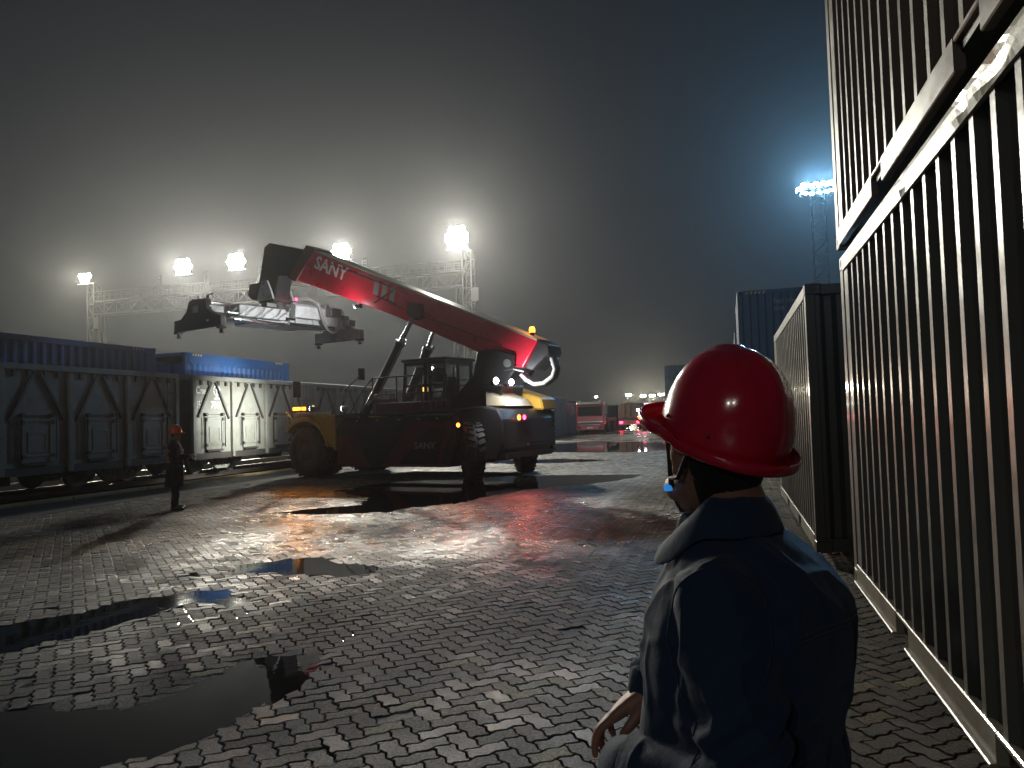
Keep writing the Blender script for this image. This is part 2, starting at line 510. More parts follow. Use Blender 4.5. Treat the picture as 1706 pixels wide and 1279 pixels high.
def make_pavers():
    a_ = .1125                      # module: a stone is 2 x 1 modules, laid in herringbone
    cu, su = math.cos(R(45)), math.sin(R(45))
    gap = .0056
    A = .0105
    def zig(ts, sgn):              # zigzag shared by every unit edge of the module grid
        return [(t_ * a_, sgn * (A if (t_ % 1) < .5 else -A)) for t_ in ts]
    bot = [(0, 0)] + zig((.24, .76, 1.24, 1.76), 1)
    right = [(2 * a_, 0)] + [(2 * a_ + d, t_) for t_, d in zig((.24, .76), -1)]
    top = [(2 * a_, a_)] + [(t_, a_ + d) for t_, d in zig((1.76, 1.24, .76, .24), 1)]
    left = [(0, a_)] + [(d, t_) for t_, d in zig((.76, .24), -1)]
    tileH = np.array(bot + right + top + left)
    bot = [(0, 0)] + zig((.24, .76), 1)
    right = [(a_, 0)] + [(a_ + d, t_) for t_, d in zig((.24, .76, 1.24, 1.76), -1)]
    top = [(a_, 2 * a_)] + [(t_, 2 * a_ + d) for t_, d in zig((.76, .24), 1)]
    left = [(0, 2 * a_)] + [(d, t_) for t_, d in zig((1.76, 1.24, .76, .24), -1)]
    tileV = np.array(bot + right + top + left)
    n = len(tileH)
    def inset(P, d):
        a = np.roll(P, 1, 0); b = np.roll(P, -1, 0)
        e1 = P - a; e1 = e1 / np.linalg.norm(e1, axis=1)[:, None]
        e2 = b - P; e2 = e2 / np.linalg.norm(e2, axis=1)[:, None]
        n1 = np.stack([-e1[:, 1], e1[:, 0]], 1); n2 = np.stack([-e2[:, 1], e2[:, 0]], 1)
        m_ = n1 + n2
        m_ = m_ / np.maximum(.6, (m_ * n1).sum(1))[:, None]
        return P + m_ * d
    cH = np.array([a_, a_ / 2]); cV = np.array([a_ / 2, a_])
    shapes = []
    for P, c in ((tileH, cH), (tileV, cV)):
        shapes.append((inset(P, gap) - c, inset(P, gap + .0035) - c))
    I, J = np.meshgrid(np.arange(-500, 500), np.arange(-500, 500))
    d4 = (I - J) % 4
    KI = np.concatenate([I[d4 == 0], I[d4 == 3]]); KJ = np.concatenate([J[d4 == 0], J[d4 == 3]])
    T = np.concatenate([np.zeros((d4 == 0).sum(), int), np.ones((d4 == 3).sum(), int)])
    u0 = KI * a_ + np.where(T == 0, cH[0], cV[0]); v0 = KJ * a_ + np.where(T == 0, cH[1], cV[1])
    X = u0 * cu - v0 * su; Y = u0 * su + v0 * cu
    ok = (X > -13.6) & (X < 3.2) & (Y > 1.2) & (Y < 47)
    X, Y, T = X[ok], Y[ok], T[ok]
    # keep what a camera near this one could see
    ang = np.arctan2(X, Y) + YAW
    D = np.hypot(X, Y)
    ok = (np.abs(ang) < R(38)) | (D < 3.5)
    ok &= ~((X > 1.45) & (Y < 15.3))
    X, Y, D, T = X[ok], Y[ok], D[ok], T[ok]
    near = D < 24
    objs = []
    V = []; F = []; FS = []
    base = 0
    bed_m = M['pavers']
    for sel, bev, (o1, o2) in ((near & (T == 0), True, shapes[0]), (near & (T == 1), True, shapes[1]), (~near & (T == 0), False, shapes[0]), (~near & (T == 1), False, shapes[1])):
        x, y = X[sel], Y[sel]
        N = len(x)
        e = .05
        h = height(x, y)
        gx = (height(x + e, y) - height(x - e, y)) / (2 * e) + rng.normal(0, .014, N)
        gy = (height(x, y + e) - height(x, y - e)) / (2 * e) + rng.normal(0, .014, N)
        h = h + rng.normal(0, .0012, N) - np.where(rng.random(N) < .05, rng.random(N) * .007, 0)
        jit = rng.normal(0, .0012, (N, 2)); ja = rng.normal(0, .010, N)
        rings = [(o1, -.030), (o1, -.0035), (o2, 0.0)] if bev else [(o1, -.02), (o1, 0.0)]
        vv = []
        for o, dz in rings:
            ou = o[None, :, 0]; ov = o[None, :, 1]
            ou2 = ou * np.cos(ja)[:, None] - ov * np.sin(ja)[:, None]
            ov2 = ou * np.sin(ja)[:, None] + ov * np.cos(ja)[:, None]
            dx = ou2 * cu - ov2 * su + jit[:, :1]; dy = ou2 * su + ov2 * cu + jit[:, 1:]
            z = h[:, None] + gx[:, None] * dx + gy[:, None] * dy + dz
            vv.append(np.stack([x[:, None] + dx, y[:, None] + dy, z], -1))
        vv = np.stack(vv, 1)              # N, rings, n, 3
        nr = len(rings)
        V.append(vv.reshape(-1, 3))
        k = np.arange(n); k2 = (k + 1) % n
        quads = []
        for r_ in range(nr - 1):
            quads.append(np.stack([r_ * n + k, r_ * n + k2, (r_ + 1) * n + k2, (r_ + 1) * n + k], 1))
        quads = np.concatenate(quads)
        topf = (nr - 1) * n + k
        offs = base + np.arange(N) * nr * n
        F.append(((quads[None] + offs[:, None, None]).reshape(-1, 4), (topf[None] + offs[:, None])))
        base += N * nr * n
    V = np.concatenate(V)
    loops = []; sizes = []
    for q, t in F:
        loops += [q.ravel(), t.ravel()]
        sizes += [np.full(len(q), 4), np.full(len(t), n)]
    loops = np.concatenate(loops); sizes = np.concatenate(sizes)
    me = bpy.data.meshes.new('paving')
    me.vertices.add(len(V)); me.vertices.foreach_set('co', V.ravel())
    me.loops.add(len(loops)); me.loops.foreach_set('vertex_index', loops)
    me.polygons.add(len(sizes))
    me.polygons.foreach_set('loop_start', np.concatenate([[0], np.cumsum(sizes)[:-1]]))
    me.polygons.foreach_set('loop_total', sizes)
    me.polygons.foreach_set('use_smooth', np.zeros(len(sizes), bool))
    me.update(calc_edges=True)
    me.materials.append(M['pavers'])
    o = bpy.data.objects.new('paving', me); COL.objects.link(o)
    tag(o, kind='structure')
    print('pavers', len(X))
    return o


M['pavers'] = wet_paver_material()
M['sand'] = sand_material()
make_pavers()


def grid_sheet(name, x0, x1, y0, y1, step, zf, material, keep=None):
    xs = np.arange(x0, x1 + step * .5, step); ys = np.arange(y0, y1 + step * .5, step)
    X, Y = np.meshgrid(xs, ys)
    Z = zf(X, Y)
    nx, ny = len(xs), len(ys)
    idx = np.arange(nx * ny).reshape(ny, nx)
    q = np.stack([idx[:-1, :-1], idx[:-1, 1:], idx[1:, 1:], idx[1:, :-1]], -1).reshape(-1, 4)
    if keep is not None:
        kk = keep(X, Y)
        kq = (kk[:-1, :-1] | kk[:-1, 1:] | kk[1:, 1:] | kk[1:, :-1]).ravel()
        q = q[kq]
    me = bpy.data.meshes.new(name)
    used, inv = np.unique(q, return_inverse=True)
    co = np.stack([X.ravel(), Y.ravel(), Z.ravel()], 1)[used]
    q = inv.reshape(-1, 4)
    me.from_pydata([tuple(v) for v in co], [], [tuple(map(int, f)) for f in q])
    me.polygons.foreach_set('use_smooth', [True] * len(me.polygons))
    me.materials.append(material)
    o = bpy.data.objects.new(name, me); COL.objects.link(o)
    return o


tag(grid_sheet('paving_bed', -14, 3.6, .6, 47.6, .1, lambda X, Y: height(X, Y) - .013, M['sand']), kind='structure')

# water standing in the hollows, level
wm = bpy.data.materials.new('puddle_water'); wm.use_nodes = True
_b = wm.node_tree.nodes['Principled BSDF']
_b.inputs['Base Color'].default_value = (.012, .012, .011, 1)
_b.inputs['Roughness'].default_value = .025
_b.inputs['IOR'].default_value = 1.333
_tc = nd(wm.node_tree, 'ShaderNodeTexCoord')
_n = nd(wm.node_tree, 'ShaderNodeTexNoise', i_Scale=5, i_Detail=3)
wm.node_tree.links.new(_tc.outputs['Object'], _n.inputs['Vector'])
_bp = nd(wm.node_tree, 'ShaderNodeBump', i_Strength=.035, i_Distance=.02)
wm.node_tree.links.new(_n.outputs[0], _bp.inputs['Height']); wm.node_tree.links.new(_bp.outputs[0], _b.inputs['Normal'])
M['water'] = wm
for k, p in PUDDLES.items():
    P = np.array(p)
    x0, y0 = P.min(0) - .5; x1, y1 = P.max(0) + .5
    o = grid_sheet('puddle', x0, x1, y0, y1, .1 if k in ('near', 'mid', 'blue') else .25, lambda X, Y: np.full(X.shape, WATER), wm,
                   keep=lambda X, Y, p=p: poly_sd(p, X, Y) < .45)
    tag(o, kind='structure')

# ------------------------------------------------------------------ yard ground beyond the pavers
gm = bpy.data.materials.new('yard_ground'); gm.use_nodes = True
nt = gm.node_tree; b = nt.nodes['Principled BSDF']
tc = nd(nt, 'ShaderNodeTexCoord')
n1 = nd(nt, 'ShaderNodeTexNoise', i_Scale=.22, i_Detail=8, i_Roughness=.6)
n2 = nd(nt, 'ShaderNodeTexNoise', i_Scale=3.5, i_Detail=8, i_Roughness=.7)
for n in (n1, n2): nt.links.new(tc.outputs['Object'], n.inputs['Vector'])
nt.links.new(ramp(nt, n2.outputs[0], [(.3, (.055, .053, .048)), (.7, (.13, .125, .11))]), b.inputs['Base Color'])
nt.links.new(ramp(nt, n1.outputs[0], [(.42, .10), (.60, .55)]), b.inputs['Roughness'])
bp = nd(nt, 'ShaderNodeBump', i_Strength=.5, i_Distance=.02)
nt.links.new(n2.outputs[0], bp.inputs['Height']); nt.links.new(bp.outputs[0], b.inputs['Normal'])
M['yard'] = gm
g = MB(); g.add([(-400, -50, -.05), (400, -50, -.05), (400, 600, -.05), (-400, 600, -.05)], [(0, 1, 2, 3)])
tag(g.build('ground', gm), kind='structure')
# concrete strip along the track and far yard slab
M['strip'] = mat('strip', (.06, .06, .057), .6, var=.25, dirt=(.04, .038, .034), dirt_amt=.7, dirt_scale=.8, bump=.4, bscale=40, rvar=.2)
tag(grid_sheet('service_road', -15.35, -13.35, -6, 120, .5, lambda X, Y: .004 + .012 * vnoise(X, Y, 2, 9), M['strip']), kind='structure')
tag(grid_sheet('yard_slab', -13.2, 14, 47.3, 300, 2.0, lambda X, Y: -.006 + 0 * X, gm), kind='structure')
tag(grid_sheet('yard_margin', 3.3, 14, -6, 47.3, 1.0, lambda X, Y: -.012 + 0 * X, gm), kind='structure')
# kerb beam beside the rails
k = MB()
y = 3.0
while y < 62:
    k.box(-15.62, -15.40, y, y + 2.45, -.1, .075 + random.uniform(-.01, .01)); y += 2.5
kb = k.build('track_kerb', M['kerb_yellow'], bevel=.015); tag(kb, kind='structure')

# ballast + rails
M['ballast'] = mat('ballast', (.022, .020, .018), .8, var=.5, bump=1.0, bscale=14, dirt=(.035, .03, .025), dirt_amt=.4, dirt_scale=4)
tag(grid_sheet('track_bed', -23, -15.6, -6, 130, .5, lambda X, Y: -.02 + .03 * vnoise(X, Y, .6, 11), M['ballast']), kind='structure')
tag(grid_sheet('ballast_field', -120, -23, -6, 130, 2.0, lambda X, Y: -.03 + 0 * X, M['ballast']), kind='structure')
M['sand'].node_tree.nodes['Principled BSDF'].inputs['Specular IOR Level'].default_value = .15
M['ballast'].node_tree.nodes['Principled BSDF'].inputs['Specular IOR Level'].default_value = 0
M['ballast'].node_tree.nodes['Principled BSDF'].inputs['IOR'].default_value = 1.01
TRX = -17.70
M['rail'] = mat('rail', (.25, .22, .2), .35, metal=.8, var=.2, dirt=RUST, dirt_amt=.5)
for s in (-1, 1):
    c = TRX + s * .7535
    m_ = MB()
    m_.prism([(c - .07, -.01), (c + .07, -.01), (c + .01, .03), (c + .01, .09), (c + .036, .10), (c + .036, .13), (c - .036, .13), (c - .036, .10), (c - .01, .09), (c - .01, .03)], -6, 130, 'xz')
    o = m_.build('rail', M['rail']); tag(o, kind='structure')
# ------------------------------------------------------------------ containers
def corr(L, per=.278, outer=.060, flank=.062, inset=.15):
    """(along, depth) points of a corrugated sheet; depth 0 = outer face, 1 = inner face"""
    a = -L / 2 + inset; end = L / 2 - inset
    pts = [(a, 0)]
    inner = per - outer - 2 * flank
    a += outer * .6
    while a + flank * 2 + inner + outer < end:
        pts += [(a, 0), (a + flank, 1), (a + flank + inner, 1), (a + 2 * flank + inner, 0)]
        a += per
    pts.append((end, 0))
    return pts


def container(name, label, loc, rz=0, L=6.058, W=2.438, H=2.896, paint='cont_blue', rail=None, group=None, detail=2, marks=None, depth=.042, doors=1, top_rail=.13, dents=False, end_mat=None):
    """long axis = local y, origin at the middle of its base; doors=+1: door end at +y"""
    t = thing(name, label, 'shipping container', loc, rz, group)
    mp = M[paint]; mr = M[rail or paint]
    hw = W / 2
    z0, z1 = .15, H - top_rail
    for s in (-1, 1):
        m = MB()
        pts = corr(L)
        n = len(pts)
        vs = []
        for z in (z0, z1):
            for a, d in pts: vs.append((s * (hw - .012 - d * depth), a, z))
        m.add(vs, [(i, i + 1, n + i + 1, n + i) for i in range(n - 1)])
        m.build('side_panel', mp, t)
    # ends
    def end_panel(sy):
        m = MB(); pts = corr(W, per=.25, outer=.08, flank=.05, inset=.1); n = len(pts); vs = []
        for z in (z0, z1):
            for a, d in pts: vs.append((a, sy * (L / 2 - .03 - d * .04), z))
        m.add(vs, [(i, i + 1, n + i + 1, n + i) for i in range(n - 1)])
        m.build('end_panel', M[end_mat] if end_mat else mp, t)
    end_panel(-doors)
    if detail >= 1:
        sy = doors
        for sx in (-1, 1):
            d = MB(); x0, x1 = (sx * .01, sx * (hw - .09)); ya = sy * (L / 2 - .05)
            d.box(x0, x1, ya, ya + sy * .03, z0 + .02, H - .12)
            n_ = 4
            hh = (H - .12 - z0 - .02) / n_
            for i in range(n_):
                d.box(x0 + sx * .07, x1 - sx * .07, ya + sy * .03, ya + sy * .045, z0 + .05 + i * hh, z0 - .02 + (i + 1) * hh)
            door = d.build('door', mp, t)
            for fx in (.32, .78):
                r_ = MB(); x = sx * fx; yb = sy * (L / 2 + .02)
                r_.cyl((x, yb, z0), (x, yb, H - .1), .017, n=8)
                for z in (.3, 1.1, 1.9, 2.6):
                    r_.cbox((x, yb, z), (.09, .04, .05))
                r_.box(x, x - sx * .28, yb, yb + sy * .02, 1.25 - .02, 1.25 + .02)
                r_.build('lock_rod', M['galv'], door)
    else:
        end_panel(doors)
    r_ = MB(); r_.box(-hw + .03, hw - .03, -L / 2 + .04, L / 2 - .04, H - .06, H - .02)
    pts = corr(L, per=.21, outer=.09, flank=.02)
    r_.build('roof', mp, t)
    fl = MB(); fl.box(-hw + .03, hw - .03, -L / 2 + .05, L / 2 - .05, .10, .14); fl.build('floor', M['dark_steel'], t)
    for s in (-1, 1):
        # top rail
        if dents:
            m = MB(); N = 90; vs = []
            for i in range(N + 1):
                a = -L / 2 + .17 + (L - .34) * i / N
                dx = .004 * mnoise.noise((a * 1.7, 3, s * 5)) + .003 * mnoise.noise((a * 6, 1, s))
                dent = .035 * math.exp(-((a + 1.25) / .16) ** 2) + .022 * math.exp(-((a - .35) / .06) ** 2) + .02 * math.exp(-((a + .85) / .08) ** 2)
                for x, z in ((hw - .02, z1 - .012), (hw + .004 - dx * .4, z1 - .012 + dx), (hw + .004 - dx - dent, z1 + .045), (hw + .004 - dx - dent * .6, z1 + .09), (hw - dx * .5, H - .012), (hw - .06, H - .008)):
                    vs.append((s * x, a, z))
            fs = [(i * 6 + j, i * 6 + j + 1, (i + 1) * 6 + j + 1, (i + 1) * 6 + j) for i in range(N) for j in range(5)]
            m.add(vs, fs, False)
            m.build('top_rail', mr, t)
        else:
            m = MB(); m.box(s * (hw - .06), s * hw, -L / 2 + .17, L / 2 - .17, z1 - .008, H - .012); m.build('top_rail', mr, t, bevel=.006 if detail > 1 else 0)
        # bottom rail with fork pockets
        m = MB(); a = -L / 2 + .17
        for c in (-1.02, 1.02):
            m.box(s * (hw - .05), s * (hw + .002), a, c - .18, .015, z0 + .02)
            m.box(s * (hw - .05), s * (hw + .0), c - .18, c + .18, z0 - .01, z0 + .018)
            a = c + .18
        m.box(s * (hw - .05), s * (hw + .002), a, L / 2 - .17, .015, z0 + .02)
        if dents:
            m.box(s * (hw - .05), s * (hw + .03), -L / 2 + .17, -1.2, .012, .030)
            m.box(s * (hw - .05), s * (hw + .03), -.84, .84, .012, .030)
            m.box(s * (hw - .05), s * (hw + .03), 1.2, L / 2 - .17, .012, .030)
        m.build('bottom_rail', mr, t, bevel=.006 if detail > 1 else 0)
    for sy in (-1, 1):
        for za, zb_ in ((H - .12, H - .015), (.015, z0)):
            e = MB(); e.box(-hw + .164, hw - .164, sy * (L / 2 - .10), sy * (L / 2 - .0), za, zb_)
            e.build('end_beam', M[end_mat] if end_mat and sy < 0 else mr, t)
    for sx in (-1, 1):
        for sy in (-1, 1):
            m = MB(); m.box(sx * (hw - .10), sx * (hw - .003), sy * (L / 2 - .165), sy * (L / 2 - .003), .118, H - .118)
            m.build('corner_post', M[end_mat] if end_mat and sy < 0 else (mr if paint != 'cont_dark' else mp), t, bevel=.005 if detail > 1 else 0)
            if detail > 1:
                for z in (0, H - .118):
                    m = MB()
                    m.box(sx * (hw - .162), sx * hw, sy * (L / 2 - .178), sy * L / 2, z, z + .118)
                    c_ = m.build('corner_casting', M[end_mat] if end_mat and sy < 0 else mr, t, bevel=.008)
                    h_ = MB()
                    h_.cyl((sx * (hw - .01), sy * (L / 2 - .09), z + .06), (sx * (hw + .002), sy * (L / 2 - .09), z + .06), .032, n=14)
                    h_.cyl((sx * (hw - .08), sy * (L / 2 - .01), z + .06), (sx * (hw - .08), sy * (L / 2 + .002), z + .06), .032, n=14)
                    h_.pieces('hole_shade', M['rubber'], c_)  # black discs painted as the shade inside the casting holes
    if marks: marks(t, hw, L, H)
    return t


# the stack beside the camera
container('shipping_container', 'dark ribbed container on the ground at the right edge with dented pale top rail', (1.02 + 1.219, 4.58, .11), paint='cont_dark', rail='cont_rail', dents=True, depth=.068)
container('shipping_container', 'brown ribbed container stacked on top of the dark container at the right edge', (1.0 + 1.219, 4.56, 3.075), paint='cont_brown', rail='cont_brown', depth=.068, top_rail=.13)
# timber bearers under it
for yy in (2.0, 4.4, 7.2):
    m = MB(); m.box(1.12, 3.3, yy - .1, yy + .1, -.012, .108)
    o = m.build('timber_bearer', M['tarp'], bevel=.01)
    tag(o, 'dark timber bearer under the dark container at the right edge', 'timber', 'timber bearers under the right-hand container')
container('shipping_container', 'grey ribbed container with near end darker than its sides, behind the dark right-edge container', (.84 + 1.219, 12.0, .11), paint='cont_grey', rail='cont_rail', depth=.06, doors=1, end_mat='black_paint')  # near end panel, posts and castings set darker than the sides


def end_marks(t, hw, L, H):
    MM = frame((.05, -L / 2 + .0, H - .62), (1, 0, 0), (0, 0, 1))
    text('TBJU  5194', .17, M['letter_dim'], t, frame((-.05, -L / 2 - .004, H - .50), (1, 0, 0), (0, 0, 1)), sx=.95)
    text('22G8', .17, M['letter_dim'], t, frame((-.05, -L / 2 - .004, H - .74), (1, 0, 0), (0, 0, 1)), sx=.95)
    m = MB()
    for i in range(5):
        m.prism([(-.95 + i * .14, H - .14), (-.90 + i * .14, H - .14), (-.84 + i * .14, H - .06), (-.89 + i * .14, H - .06)], -L / 2 - .004, -L / 2 - .001)
    m.build('decal', M['decal_yellow'], t)


container('shipping_container', 'blue container with small white numbers, on top of the stack behind the helmet', (.42 + 1.219, 31.0, 2.9), paint='cont_navy', group=None, detail=1, marks=end_marks)
container('shipping_container', 'blue container at the foot of the stack behind the helmet', (.42 + 1.219, 31.0, 0), paint='cont_navy', detail=1)
for k_, lb in ((0, 'dark container at the foot of the stack just left behind the tall blue stack'), (1, 'dark container on top of the stack just left behind the tall blue stack')):
    container('shipping_container', lb, (.36 + 1.219, 38.6, k_ * 2.6), H=2.591, paint='cont_slate', detail=1)
for k_, lb in ((0, 'distant dark container at the foot of the stack left of the helmet'), (1, 'distant dark container on top of the stack left of the helmet')):
    container('shipping_container', lb, (-5.3 + 3.03, 70, k_ * 2.9), rz=R(90), paint='cont_slate', detail=1)


def side_marks_for(num, faint=False):
    def f(t, hw, L, H):
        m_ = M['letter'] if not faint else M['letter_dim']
        text(num, .22, m_, t, frame((hw + .001, L / 2 - 1.75, H - .92), (0, 1, 0), (0, 0, 1)), sx=.8, bold=.004)
        for a0 in (-L / 2 + .35, L / 2 - .95):
            m = MB()
            for i in range(4):
                m.prism([(a0 + i * .13, H - .10), (a0 + .06 + i * .13, H - .10), (a0 + .10 + i * .13, H - .03), (a0 + .04 + i * .13, H - .03)], hw + .001, hw + .004, 'yz')
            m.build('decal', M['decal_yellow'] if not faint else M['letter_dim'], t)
    return f


WX = TRX
container('shipping_container', 'bright blue container standing in the pale floodlit open wagon', (WX, 23.95, 1.16), paint='cont_blue', detail=2, marks=side_marks_for('580781  8'), top_rail=.34)
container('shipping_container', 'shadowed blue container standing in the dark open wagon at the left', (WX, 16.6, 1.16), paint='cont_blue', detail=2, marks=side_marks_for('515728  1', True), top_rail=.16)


# ------------------------------------------------------------------ open wagons
def wheelset(t, y):
    m = MB()
    for s in (-1, 1):
        c = s * .75
        m.lathe([(.0, c - s * .07), (.30, c - s * .07), (.42, c - s * .06), (.42, c + s * .05), (.39, c + s * .065), (.34, c + s * .04), (.15, c + s * .02), (.12, c + s * .09), (0, c + s * .09)], (0, y, .55), 'x', 28)
    m.cyl((-.75, y, .55), (.75, y, .55), .08, n=12)
    return m.build('wheelset', M['steel'], t)


def bogie(t, yc):
    b = MB()
    for s in (-1, 1):
        x0, x1 = s * 1.02, s * 1.14
        b.prism([(yc - .62, .92), (yc - 1.1, .80), (yc - 1.12, .50), (yc - .80, .50), (yc - .72, .64), (yc - .45, .40), (yc - .30, .26), (yc + .30, .26), (yc + .45, .40), (yc + .72, .64), (yc + .80, .50), (yc + 1.12, .50), (yc + 1.1, .80), (yc + .62, .92)], x0, x1, 'yz')
    frm = b.pieces('bogie_frame', M['bogie'], t, bevel=.015)[-1]
    d = MB()
    for s in (-1, 1):
        for q in (-1, 1):   # black plates on the face stand in for shade in the openings
            d.prism([(yc + q * .34, .80), (yc + q * .62, .80), (yc + q * .36, .46)], s * 1.139, s * 1.143, 'yz')
    d.pieces('opening_shade', M['rubber'], frm)
    sp = MB()
    for s in (-1, 1):
        for dy in (-.16, 0, .16):
            for zz in range(6):
                sp.cyl((s * 1.10, yc + dy, .36 + zz * .06), (s * 1.10, yc + dy, .385 + zz * .06), .072, n=12)
        for q in (-1, 1):
            sp.cyl((s * 1.05, yc + q * .9148, .55), (s * 1.2, yc + q * .9148, .55), .11, n=14)
    sp.box(-1.1, 1.1, yc - .2, yc + .2, .72, .9)
    sp.build('spring_nest', M['bogie'], frm)
    wheelset(frm, yc - .915); wheelset(frm, yc + .915)


def wagon(label, yc, detail=2, marks=False):
    t = thing('open_wagon', label, 'freight wagon', (WX, yc, 0), 0)
    L = 13.44; hw = 1.60; zb, zt = .83, 3.30
    for s in (-1, 1):
        m = MB(); m.box(s * (hw - .06), s * (hw - .03), -L / 2 + .02, L / 2 - .02, zb, zt - .1); m.build('side_wall', M['wagon'], t)
        m = MB(); m.box(s * (hw - .07), s * (hw + .05), -L / 2, L / 2, zt - .15, zt); m.build('top_chord', M['wagon'], t, bevel=.012)
        m = MB(); m.box(s * (hw - .16), s * (hw + .0), -L / 2, L / 2, zb - .20, zb + .0); m.build('side_sill', M['dark_steel'], t)
        if s < 0 : continue
        bays = []
        bw = 1.97; pw = .17
        for e in (-1, 1):
            for i in range(3):
                a = e * (L / 2 - .1 - i * bw); b_ = a - e * bw
                bays.append((min(a, b_) + pw / 2, max(a, b_) - pw / 2, e, i))
        posts = [q * (L / 2 - .08) for q in (-1, 1)] + [q * (L / 2 - .1 - i * bw) for q in (-1, 1) for i in (1, 2, 3)]
        for a in posts:
            m = MB(); m.prism([(hw - .03, a - pw / 2), (hw + .05, a - pw / 2 + .02), (hw + .05, a + pw / 2 - .02), (hw - .03, a + pw / 2)], zb - .18, zt - .152, 'xy')
            m.build('side_post', M['wagon'], t, bevel=.008)
        for (a, b_, e, i) in bays:
            c = (a + b_) / 2
            m = MB()
            for q in (-1, 1):
                m.beam((hw + .0, c + q * .10, zt - .20), (hw + .0, c + q * .78, 1.98 + (0.0 if q * e > 0 else -.06)), .06, .055, up=(1, 0, 0))
            m.pieces('brace', M['dark_steel'], t)
            m = MB()
            for q in (-.62, -.22, .25, .66):
                m.box(hw - .03, hw + .02, c + q - .05, c + q + .05, zt - .30, zt - .155)
            m.pieces('tie_bracket', M['dark_steel'], t)
            # lower drop door
            m = MB(); x = hw - .028
            m.box(x, x + .035, c - .44, c + .44, .93, 1.98)
            dr = m.build('drop_door', M['wagon'], t, bevel=.008)
            m = MB()
            m.box(x + .035, x + .06, c - .44, c - .36, .93, 1.98); m.box(x + .035, x + .06, c + .36, c + .44, .93, 1.98)
            m.box(x + .035, x + .055, c - .36, c + .36, 1.06, 1.12)
            m.box(x + .035, x + .055, c - .36, c + .36, 1.90, 1.97)
            m.build('door_frame', M['wagon'], dr, bevel=.006)
            m = MB()
            m.box(x + .035, x + .05, c - .27, c + .27, 1.62, 1.66); m.box(x + .035, x + .05, c - .27, c - .23, 1.20, 1.62)
            m.box(x + .035, x + .05, c + .23, c + .27, 1.20, 1.62); m.box(x + .035, x + .05, c - .27, c + .27, 1.17, 1.20)
            m.build('door_pressing', M['wagon'], dr)
            m = MB()
            for q in (-1, 1):
                m.cyl((hw - .03, c + q * .42, 2.06), (hw + .07, c + q * .42, 2.06), .055, n=10)
                m.cbox((hw + .03, c + q * .42, 1.90), (.06, .07, .10))
                m.cbox((hw + .03, c + q * .42, 1.08), (.06, .08, .09))
                m.cyl((hw + .03, c + q * .54, 1.0), (hw + .03, c + q * .54, 2.0), .018, n=6)
            m.beam((hw + .0, c - .42, 2.06), (hw + .0, c + .42, 2.06), .02)
            m.cbox((hw + .03, c, .90), (.07, .8, .05))
            m.build('hinge', M['dark_steel'], dr)
        # middle doors
        for q in (-1, 1):
            m = MB(); m.box(hw - .03, hw + .01, q * .01, q * .70, zb + .02, zt - .16)
            dd = m.build('side_door', M['wagon'], t)
            m = MB()
            for yy in (.12, .40, .62):
                m.box(hw + .01, hw + .04, q * yy - .025, q * yy + .025, zb + .06, zt - .22)
            m.box(hw + .04, hw + .06, q * .05, q * .68, 1.5, 1.56); m.box(hw + .04, hw + .06, q * .05, q * .68, 2.55, 2.61)
            m.build('door_rib', M['wagon_trim'], dd)
    for e in (-1, 1):
        m = MB(); m.box(-hw + .05, hw - .05, e * (L / 2 - .06), e * (L / 2 - .03), zb, zt - .08)
        ew = m.build('end_wall', M['wagon_trim'], t)
        m = MB()
        for x in (-1.2, -.6, 0, .6, 1.2): m.box(x - .05, x + .05, e * (L / 2 - .03), e * (L / 2 + .05), zb - .1, zt - .1)
        m.box(-hw + .05, hw - .05, e * (L / 2 - .03), e * (L / 2 + .06), zt - .14, zt)
        m.build('end_rib', M['wagon_trim'], ew)
        m = MB(); m.box(-.12, .12, e * L / 2, e * (L / 2 + .42), .92, 1.12); m.build('coupler', M['dark_steel'], t)
        # ladder
        m = MB(); x = hw + .06; a = e * (L / 2 - .20)
        m.cyl((x, a - .0, .5), (x, a - .0, zt - .3), .016, n=6); m.cyl((x, a - e * .34, .9), (x, a - e * .34, zt - .3), .016, n=6)
        for z in np.arange(.55, zt - .3, .36): m.cyl((x, a, z), (x, a - e * .34, z), .014, n=6)
        if e > 0: m.build('ladder', M['dark_steel'], t)
    m = MB(); m.box(-hw + .1, hw - .1, -L / 2 + .05, L / 2 - .05, .98, 1.14)
    m.box(-.25, .25, -L / 2, L / 2, .62, .98)
    m.cyl((.5, -1.4, .62), (.5, -.2, .62), .2, n=14); m.beam((1.1, -2.8, .66), (1.1, 3.0, .62), .05); m.cbox((.9, 1.2, .6), (.3, .5, .4))
    m.beam((1.3, 2.4, .5), (1.3, 3.5, .62), .03)
    m.build('underframe', M['dark_steel'], t)
    bogie(t, -L / 2 + 2.1); bogie(t, L / 2 - 2.1)
    if marks:
        y0 = -L / 2 + .23; FX = hw - .026
        text('C', .34, M['letter'], t, frame((FX, y0, 2.72), (0, 1, 0), (0, 0, 1)), sx=.85, bold=.006)
        text('70EH', .20, M['letter'], t, frame((FX, y0 + .21, 2.72), (0, 1, 0), (0, 0, 1)), sx=.85, bold=.004)
        text('151', .33, M['letter'], t, frame((FX, y0 + .04, 2.26), (0, 1, 0), (0, 0, 1)), sx=.56, bold=.008)
        text('7011', .33, M['letter'], t, frame((FX, y0 + .74, 2.26), (0, 1, 0), (0, 0, 1)), sx=.84, bold=.005)
        m = MB(); c = y0 + 1.05; zc = 2.84; X0, X1 = hw - .027, hw - .022
